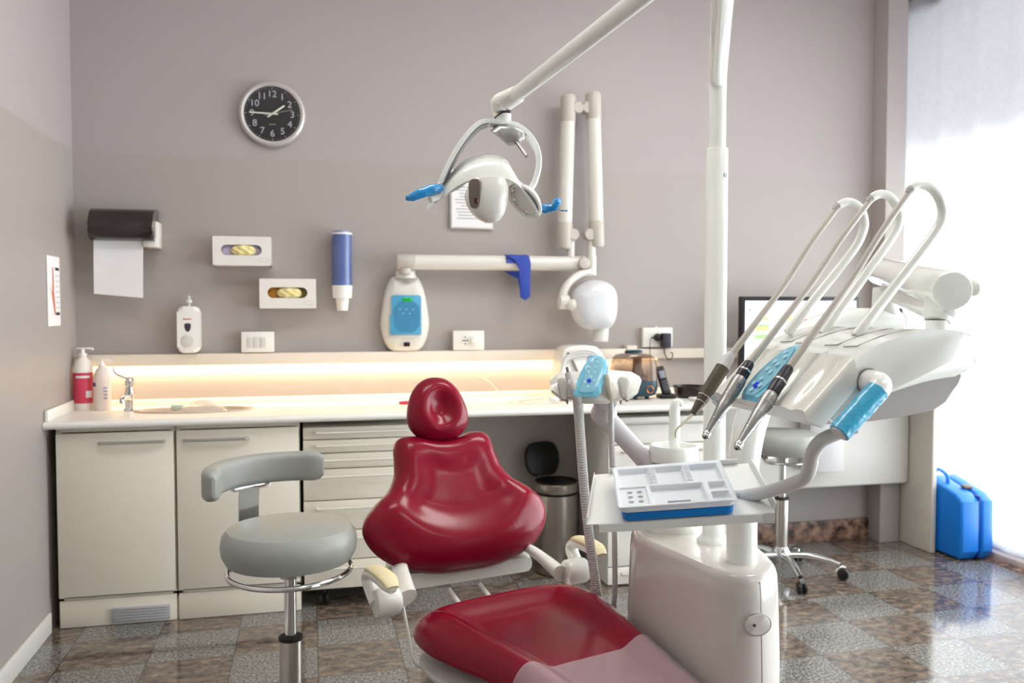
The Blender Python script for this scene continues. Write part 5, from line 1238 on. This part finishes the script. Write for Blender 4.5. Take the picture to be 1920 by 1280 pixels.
# side handles wrapped in film
def side_handle(sy, s):
    o = V((0.897, sy, 1.176))
    h = db(M().tube([o, o+V((0.0, 0.022*s, 0)), o+V((-0.003, 0.036*s, -0.003)), o+V((-0.016, 0.044*s, -0.014)), o+V((-0.080, 0.046*s, -0.074))], [0.0205, 0.020, 0.019, 0.0175, 0.014], 24, smooth=5), 'side_handle', gloss)
    m = M().tube([o+V((-0.012, 0.044*s, -0.010)), o+V((-0.045, 0.045*s, -0.041)), o+V((-0.082, 0.046*s, -0.076))], [0.0185, 0.0180, 0.0175], 22, smooth=8)
    db(crinkle(m, 0.0006), 'handle_film', filmh, h, 'blue film wrapped round the handle')
    db(M().cyl(o+V((-0.081, 0.046*s, -0.075)), o+V((-0.084, 0.046*s, -0.078)), 0.0135, 20), 'handle_end', greyp, h)
    db(M().lathe([(0.021, 0), (0.0225, 0.001), (0.0225, 0.0025)], o+V((0, 0.002*s, 0)), (0, s, 0), n=32), 'handle_ring', pm('seam_grey', (0, 0, 0)), h)
side_handle(UY0, -1); side_handle(UY1, 1)
# looped hose rods
YS = [1.535, 1.474, 1.362]
loops = [[(1480, 620), (1542.5, 541), (1599, 470), (1617, 435), (1620, 415), (1613, 392), (1600, 381), (1586, 379), (1571, 386)],
         [(1545, 622), (1606.5, 537), (1662, 460), (1681, 428), (1686, 405), (1680, 383), (1665, 367), (1648, 364), (1634, 371)],
         [(1608, 625), (1679, 534), (1743, 451), (1763, 418), (1767, 395), (1760, 370), (1744, 351), (1722, 346.5), (1708, 354)]]
ends = [(1366, 672), (1405, 681), (1478, 690)]
tips = [((1353, 686), (1300, 775)), ((1398, 690), (1326, 812)), ((1469, 700), (1386, 832))]
HP = []
for n_, (Y, lp_, e) in enumerate(zip(YS, loops, ends)):
    P = [aty(p[0], p[1], Y) for p in lp_]
    P[0] = P[0]+(P[0]-P[1]).normalized()*0.006
    db(M().tube(P, [0.0095, 0.0092, 0.0090, 0.0090, 0.0090, 0.0090, 0.0088, 0.0084, 0.0078], 18, smooth=6), 'hose_rod', gloss)
    db(M().tube([aty(lp_[-1][0]-2, lp_[-1][1]+2, Y), aty(lp_[-1][0]-6, lp_[-1][1]+8, Y)], [0.0085, 0.006], 12), 'rod_end', greyp) 
    HP.append((P[-1], Y))
# tray arm
arm_ = db(M().tube([atd(1606, 801, 1.50), atd(1570, 812, 1.51), atd(1540, 826, 1.52), atd(1524, 848, 1.54), atd(1519, 872, 1.56), atd(1511, 893, 1.58), atd(1488, 906, 1.62), atd(1440, 921, 1.70), atd(1395, 930, 1.75)],
    [0.010, 0.012, 0.0125, 0.013, 0.013, 0.013, 0.013, 0.013, 0.013], 18, smooth=5), 'tray_arm', greyp)
pv = atd(1592, 797, 1.50)
db(M().cyl(V((pv.x, pv.y, UZ0-0.012)), V((pv.x, pv.y, UZ0+0.01)), 0.017, 24), 'tray_arm_pivot', dgrey)
# spring arm carrying the unit: tube, flat link, pivot neck, rear stem
sA, sB = atd(1650, 508, 2.25), atd(1786, 545, 1.62)
dS = (sB-sA).normalized(); lS = (sB-sA).length
sc = db(M().lathe([(0, -0.02), (0.024, -0.02), (0.034, -0.008), (0.036, 0.01), (0.0365, lS*0.7), (0.0365, lS-0.004), (0.035, lS), (0.031, lS+0.002), (0, lS+0.002)], sA, dS, n=48), 'spring_arm', gloss)
L0, L1 = atd(1658, 545, 2.22), atd(1752, 582, 1.70)
db(M().tube([L0, L0.lerp(L1, 0.5), L1], [0.020, 0.021, 0.022], 20, flat=0.5, side=Z_), 'lower_link', unitw)
stm = atd(1757, 600, 1.66)
db(M().ball(atd(1766, 573, 1.665), 0.034, 1, 1, 0.95).tube([atd(1762, 580, 1.665), V((stm.x, stm.y, stm.z-0.002))], [0.030, 0.0235], 28), 'arm_head', gloss)
db(M().cyl(V((stm.x, stm.y, stm.z)), V((stm.x, stm.y, 1.235)), 0.0205, 32), 'rear_stem', gloss)
db(M().lathe([(0.013, 0), (0.017, 0.006), (0.0165, 0.018), (0.010, 0.024), (0, 0.025)], atd(1812, 540, 1.68), RT+UP*0.1, n=24), 'tension_knob', unitw, sc)
nk = [atd(1655, 538, 2.17), atd(1656, 556, 2.17), atd(1660, 580, 2.17), atd(1672, 604, 2.17)]
db(M().tube(nk, [0.026, 0.030, 0.036, 0.030], 28, smooth=5, flat=0.8), 'arm_pivot', gloss)
# handpieces: each with its hose to the loop
def frame_pts(a, b, prof):
    d = (b-a).normalized(); return [(a+d*s, r) for s, r in prof]
def handpiece(i, name, label, build_fn, cat='handpiece'):
    E, Y = HP[i]
    a = aty(ends[i][0], ends[i][1], Y)
    t = thing(name, label, cat, a, 'instruments of the delivery unit')
    mid = E.lerp(a, 0.5)+V((0.004, 0, -0.003))
    build(M().tube([E+V((0.004, 0, 0.003)), E.lerp(a, 0.25), mid, E.lerp(a, 0.75)+V((0.002, 0, -0.002)), a], [0.0056, 0.0057, 0.0058, 0.0062, 0.0070], 16, smooth=5), 'hose', tubem, t)
    build_fn(t, a, Y); return t
def hp1(t, a, Y):
    b = aty(1300, 775, Y-0.02); d = (b-a).normalized()
    build(M().lathe([(0.0085, -0.012), (0.011, 0.0), (0.0115, 0.016), (0.0135, 0.022), (0, 0.022)], a, d, n=20), 'cable_boot', hose, t)
    s = a+d*0.02; L_ = (b-s).length
    x, y = perp(d)
    rg = []
    for f, r in ((0, 0.0125), (0.03, 0.0140), (0.62, 0.0125), (0.72, 0.0115), (0.74, 0.0105), (1.0, 0.0068), (1.02, 0.004)):
        rg.append([s+d*(L_*f)+x*(r*math.cos(2*PI*j/6))+y*(r*math.sin(2*PI*j/6)) for j in range(6)])
    bd = build(M().loft(rg), 'body', olive, t, smooth=False)
    for f in (0.63, 0.75): build(M().cyl(s+d*(L_*f), s+d*(L_*f+0.002), 0.0132 if f < 0.7 else 0.0110, 6), 'ring', chrome, bd)
    c = aty(1277, 800, Y-0.03); e = aty(1274, 806, Y-0.03); e = aty(1267, 822, Y-0.03); e2 = aty(1268, 808, Y-0.03)
    q = b+(b-s).normalized()*0.001
    build(M().tube([q, b.lerp(aty(1268, 806, Y-0.03), 0.5), aty(1268, 806, Y-0.03), aty(1267, 820, Y-0.03)], [0.0032, 0.0026, 0.0022, 0.0014], 10, smooth=4), 'nozzle', pm('cream_nozzle', (212, 206, 180), 0.4), t)
def contra(t, a, Y, tip, headp, coup, dy):
    b = aty(tip[0], tip[1], Y+dy); d = (b-a).normalized(); L_ = (b-a).length
    c0 = L_*coup
    build(M().lathe([(0.0085, -0.002), (0.0100, 0.002), (0.0112, c0*0.5), (0.0118, c0*0.52), (0.0118, c0), (0, c0)], a, d, n=28), 'coupling', navy, t)
    build(M().lathe([(0.0119, 0), (0.0124, 0.001), (0.0124, 0.003), (0.0119, 0.004)], a+d*(c0*0.5), d, n=28), 'coupling_ring', chrome, t)
    bd = build(M().lathe([(0.0105, c0), (0.0128, c0+0.006), (0.0135, c0+0.012), (0.0130, L_*0.48), (0.0118, L_*0.60), (0.0120, L_*0.605), (0.0098, L_*0.72), (0.0080, L_*0.84), (0.0060, L_*0.96), (0.0056, L_), (0, L_)], a, d, n=28), 'body', satin, t)
    for f, r in ((0.47, 0.0136), (0.61, 0.0121), (0.80, 0.0088)): build(M().lathe([(r-0.002, 0), (r, 0.0006), (r, 0.0016), (r-0.002, 0.0022)], a+d*(L_*f), d, n=28), 'ring', chrome, bd)
    if coup < 0.3:
        fc = (-FW-d*(-FW).dot(d)).normalized(); text('CE', 0.0085, 'conformity_mark', pm('engraved_grey', (70, 68, 68), 0.5), bd, a+d*(L_*0.34)+fc*0.0138, -d, fc.cross(-d), 0.0001)
    side = (RT*-0.5-UP*0.6-FW*0.6).normalized(); hd0 = b+d*0.002
    build(M().ball(hd0, 0.0078, 1, 1, 1).lathe([(0, -0.008), (0.0058, -0.008), (0.0066, -0.006), (0.0066, 0.007), (0.0045, 0.0095), (0.002, 0.0098), (0, 0.008)], hd0, side, n=24), 'head', chrome, bd)
    build(M().lathe([(0.0022, 0), (0.0022, 0.0006), (0, 0.0006)], hd0+side*0.0094, side, n=14), 'chuck_hole', black, bd)
handpiece(0, 'air_water_syringe', 'olive hexagonal syringe with cream nozzle, leftmost instrument on the unit', hp1, 'syringe')
handpiece(1, 'dental_handpiece', 'silver handpiece with short black coupling left of the blue keypad', lambda t, a, Y: contra(t, a, Y, (1326, 812), None, 0.20, -0.035))
handpiece(2, 'dental_handpiece', 'silver handpiece with long black ringed coupling right of the blue keypad', lambda t, a, Y: contra(t, a, Y, (1386, 832), None, 0.34, -0.05))

# ------------------------------------------------------------------ tray table and trays
fl_, fr2 = atd(1098, 984, 1.70), atd(1455, 960, 1.67)
bl, brr = atd(1113, 889, 1.93), atd(1404, 868, 1.905)
O = (fl_+fr2+bl+brr)/4
ex = ((fr2-fl_)+(brr-bl)).normalized(); ey = ((bl-fl_)+(brr-fr2)); ey = (ey-ex*ey.dot(ex)).normalized(); en = ex.cross(ey)
def loc2(p): r = p-O; return (r.dot(ex), r.dot(ey))
q = [loc2(p) for p in (fl_, fr2, brr, bl)]
tt = thing('tray_table', 'white metal tray table with turned up lips below the instrument unit', 'tray table', O)
def lerp2(a, b, t): return (a[0]+(b[0]-a[0])*t, a[1]+(b[1]-a[1])*t)
c_ = 0.10
pl = [lerp2(q[0], q[1], 0.0), lerp2(q[0], q[1], 0.06), lerp2(q[0], q[1], 0.94), q[1], q[2], lerp2(q[2], q[3], 0.1), lerp2(q[2], q[3], 0.9), q[3]]
def ins(p, s=0.985): return (p[0]*s, p[1]*s)
k = M().prism([ins(p, 0.99) for p in [q[0], q[1], q[2], q[3]]], O, ex, ey, -0.0025)
def lip(p0, p1, h, hdown=0.0, out=0.004):
    a, b = O+ex*p0[0]+ey*p0[1], O+ex*p1[0]+ey*p1[1]; d = (b-a).normalized(); n = d.cross(en)
    k.loft([[p+n*w+en*z for w, z in ((-0.002, -0.003-hdown), (0.0, -0.003-hdown), (0.001+out, h), (out-0.001, h))] for p in (a, b)])
lip(lerp2(q[0], q[1], 0.07), lerp2(q[0], q[1], 0.93), 0.000, 0.016, 0.002)
lip(lerp2(q[3], q[2], 0.10), lerp2(q[3], q[2], 0.93), 0.014); lip(lerp2(q[0], q[3], 0.03), lerp2(q[0], q[3], 0.93), 0.012); lip(lerp2(q[1], q[2], 0.05), lerp2(q[1], q[2], 0.95), 0.014)
build(k, 'tray_plate', pm('tray_white', (224, 224, 219), 0.5, var=0.01), tt, smooth=False)
ae_ = atd(1395, 930, 1.75)
bs_ = O+ex*0.06-en*0.004
build(M().cyl(bs_, bs_-en*0.022, 0.035, 24).tube([bs_-en*0.016, ae_+(bs_-ae_)*0.1, ae_], 0.0125, 14), 'tray_socket', greyp, tt)
# blue tray under, grey compartment tray on top
def onp(px, py, h):
    d = ray(px, py); p = EYEP+d*((O+en*h-EYEP).dot(en)/d.dot(en)); return loc2(p)
cfl, cfr, cbr, cbl = onp(1155, 952.5, 0.033), onp(1378, 937, 0.033), onp(1344.6, 866, 0.033), onp(1162.3, 879.6, 0.033)
W0 = (cfr[0]-cfl[0]+cbr[0]-cbl[0])/2; D0 = ((cbl[1]-cfl[1])+(cbr[1]-cfr[1]))/2
ccx = (cfl[0]+cfr[0]+cbr[0]+cbl[0])/4; ccy = (cfl[1]+cfr[1]+cbr[1]+cbl[1])/4
OB = O+ex*ccx+ey*ccy
m = M().loft([[OB+ex*p[0]+ey*p[1]+en*z for p in rrect(W0-i_, D0-i_, 0.014, 5)] for z, i_ in ((0.0015, 0.008), (0.005, 0.002), (0.020, 0.0))])
solo(m, 'instrument_tray', blue, 'bright blue plastic tray lying on the tray table', 'tray', 'trays on the tray table')
rt_ = thing('compartment_tray', 'pale grey compartment tray resting on top of the blue tray', 'tray', OB+en*0.021, 'trays on the tray table')
comps = [(-0.5, -0.175, 0.0, 0.5), (-0.125, 0.145, 0.0, 0.5), (0.195, 0.5, 0.0, 0.5), (-0.21, 0.27, -0.44, -0.02), (0.31, 0.5, -0.22, -0.02), (0.31, 0.5, -0.44, -0.25)]
def hgt(u, v):
    z = 0.013
    if abs(u) > 0.485 or abs(v) > 0.475: return 0.014
    for a, b, c, d in comps:
        e = min((u-a)*1.25, (b-u)*1.25, (v-c), (d-v)) if True else 0
        a2, b2 = max(a, -0.47), min(b, 0.47); c2, d2 = max(c, -0.46), min(d, 0.455)
        e = min((u-a2)*1.3, (b2-u)*1.3, v-c2, d2-v)
        if e > 0: z = min(z, 0.013-0.012*ss(0.0, 0.03, e))
    for cu in (-0.15, 0.17):
        if abs(u-cu) < 0.028 and 0.02 < v < 0.44: z = 0.0085+0.004*(1 if math.sin(v*PI*2*22) > 0 else 0)
    if -0.47 < u < -0.24 and -0.44 < v < -0.03: z = 0.0095
    return z
m = M(); m.grid(lambda a, b: OB+ex*((a-0.5)*(W0+0.008))+ey*((b-0.5)*(D0+0.008))+en*(0.0215+hgt(a-0.5, b-0.5)), 120, 110)
m.loft([[OB+ex*p[0]+ey*p[1]+en*z for p in rrect(W0+w, D0+w, 0.012, 5)] for z, w in ((0.0205, -0.004), (0.0215, 0.0), (0.0285, 0.004), (0.0352, 0.009), (0.0355, 0.012), (0.0335, 0.012), (0.030, 0.006))], cap=False)
build(m, 'tray_body', traym, rt_, ang=30)
k = M()
for i in range(2):
    for j in range(3): k.cyl(OB+ex*(W0*(-0.40+0.09*i))+ey*(D0*(-0.13-0.115*j))+en*0.0312, OB+ex*(W0*(-0.40+0.09*i))+ey*(D0*(-0.13-0.115*j))+en*0.0316, 0.0055, 14)
build(k, 'bur_holes', pm('hole_grey', (150, 156, 162), 0.5), rt_)
build(M().box(OB+ex*(W0*0.02)+ey*(-D0*0.458)+en*0.0352, (0.045, 0.006, 0.0012), 0.0004, rot=Matrix((ex, ey, en)).transposed()), 'embossed_bar', pm('hole_grey', (0, 0, 0)), rt_)
# ------------------------------------------------------------------ light
def area(name, loc, sx, sy, power, rgb, direction, spread=None):
    l = bpy.data.lights.new(name, 'AREA'); l.shape = 'RECTANGLE'; l.size = sx; l.size_y = sy; l.energy = power; l.color = rgb
    if spread: l.spread = math.radians(spread)
    o = bpy.data.objects.new(name, l); C.objects.link(o); o.location = loc
    o.rotation_euler = V(direction).to_track_quat('-Z', 'Y').to_euler(); return o
# daylight outside the glazed wall, below the lowered shutter
area('daylight', (RX+0.24, 1.5, 1.54), 6.8, 3.02, 900, (0.96, 0.98, 1.0), (-1, 0, 0))
# unseen ceiling panels, added and placed as fill light for the room
for i, (x, y) in enumerate(((1.9, 2.7), (1.9, 0.4), (0.1, 2.1))):
    m = M().span((x-0.62, y-0.32, CZ-0.05), (x+0.62, y+0.32, CZ-0.001), 0.006)
    t = solo(m, 'ceiling_fill_light', pm('fill_light_body', (230, 230, 228), 0.4), ('added ceiling fill light nearest the computer monitor', 'added ceiling fill light by the front half of the window', 'added ceiling fill light on the left above the near stool')[i], 'lamp', 'ceiling fill lights')
    build(M().span((x-0.58, y-0.28, CZ-0.056), (x+0.58, y+0.28, CZ-0.051)), 'diffuser', pm('lit_diffuser', (255, 250, 240), 0.5, emit=(255, 246, 236), estr=2.0), t)
    area('ceiling_fill_lamp', (x, y, CZ-0.062), 1.14, 0.54, (27, 12, 16)[i], (1.0, 0.98, 0.95), (0, 0, -1))
# LED strip hidden behind the cable rail
ls = thing('led_strip', 'warm light strip under the cable rail over the worktop', 'light strip', (0.2, WY-0.03, 1.028))
build(M().span((LX+0.01, WY-0.028, 1.024), (1.76, WY-0.016, 1.0295)), 'strip', pm('led_tape', (255, 226, 170), 0.5, emit=(255, 205, 130), estr=4), ls)
area('led_light', ((LX+1.76)/2, WY-0.022, 1.022), 1.76-LX-0.04, 0.012, 7.6, (1.0, 0.72, 0.42), (0, 0.10, -1))
# sky
w = bpy.data.worlds.new('sky'); bpy.context.scene.world = w; w.use_nodes = True
nt = w.node_tree; bg = nt.nodes['Background']
bg.inputs[0].default_value = (0.86, 0.92, 1.0, 1); bg.inputs[1].default_value = 1.6

# ------------------------------------------------------------------ camera
cam = bpy.data.cameras.new('camera'); co = bpy.data.objects.new('camera', cam); C.objects.link(co)
cam.sensor_width = 36; cam.sensor_fit = 'HORIZONTAL'; cam.lens = 36*F/1920; cam.clip_start = 0.02
co.location = EYEP
co.matrix_world = Matrix.Translation(EYEP) @ Matrix((RT, UP, -FW)).transposed().to_4x4()
cam.dof.use_dof = True; cam.dof.focus_distance = 1.95; cam.dof.aperture_fstop = 4.5
sc_ = bpy.context.scene; sc_.camera = co
vs = sc_.view_settings; vs.view_transform = 'Standard'; vs.look = 'None'; vs.gamma = 1; vs.use_curve_mapping = False
vs.exposure = 0.04
sc_.cycles.max_bounces = 8; sc_.cycles.transparent_max_bounces = 16
sc_.cycles.sample_clamp_indirect = 6.0
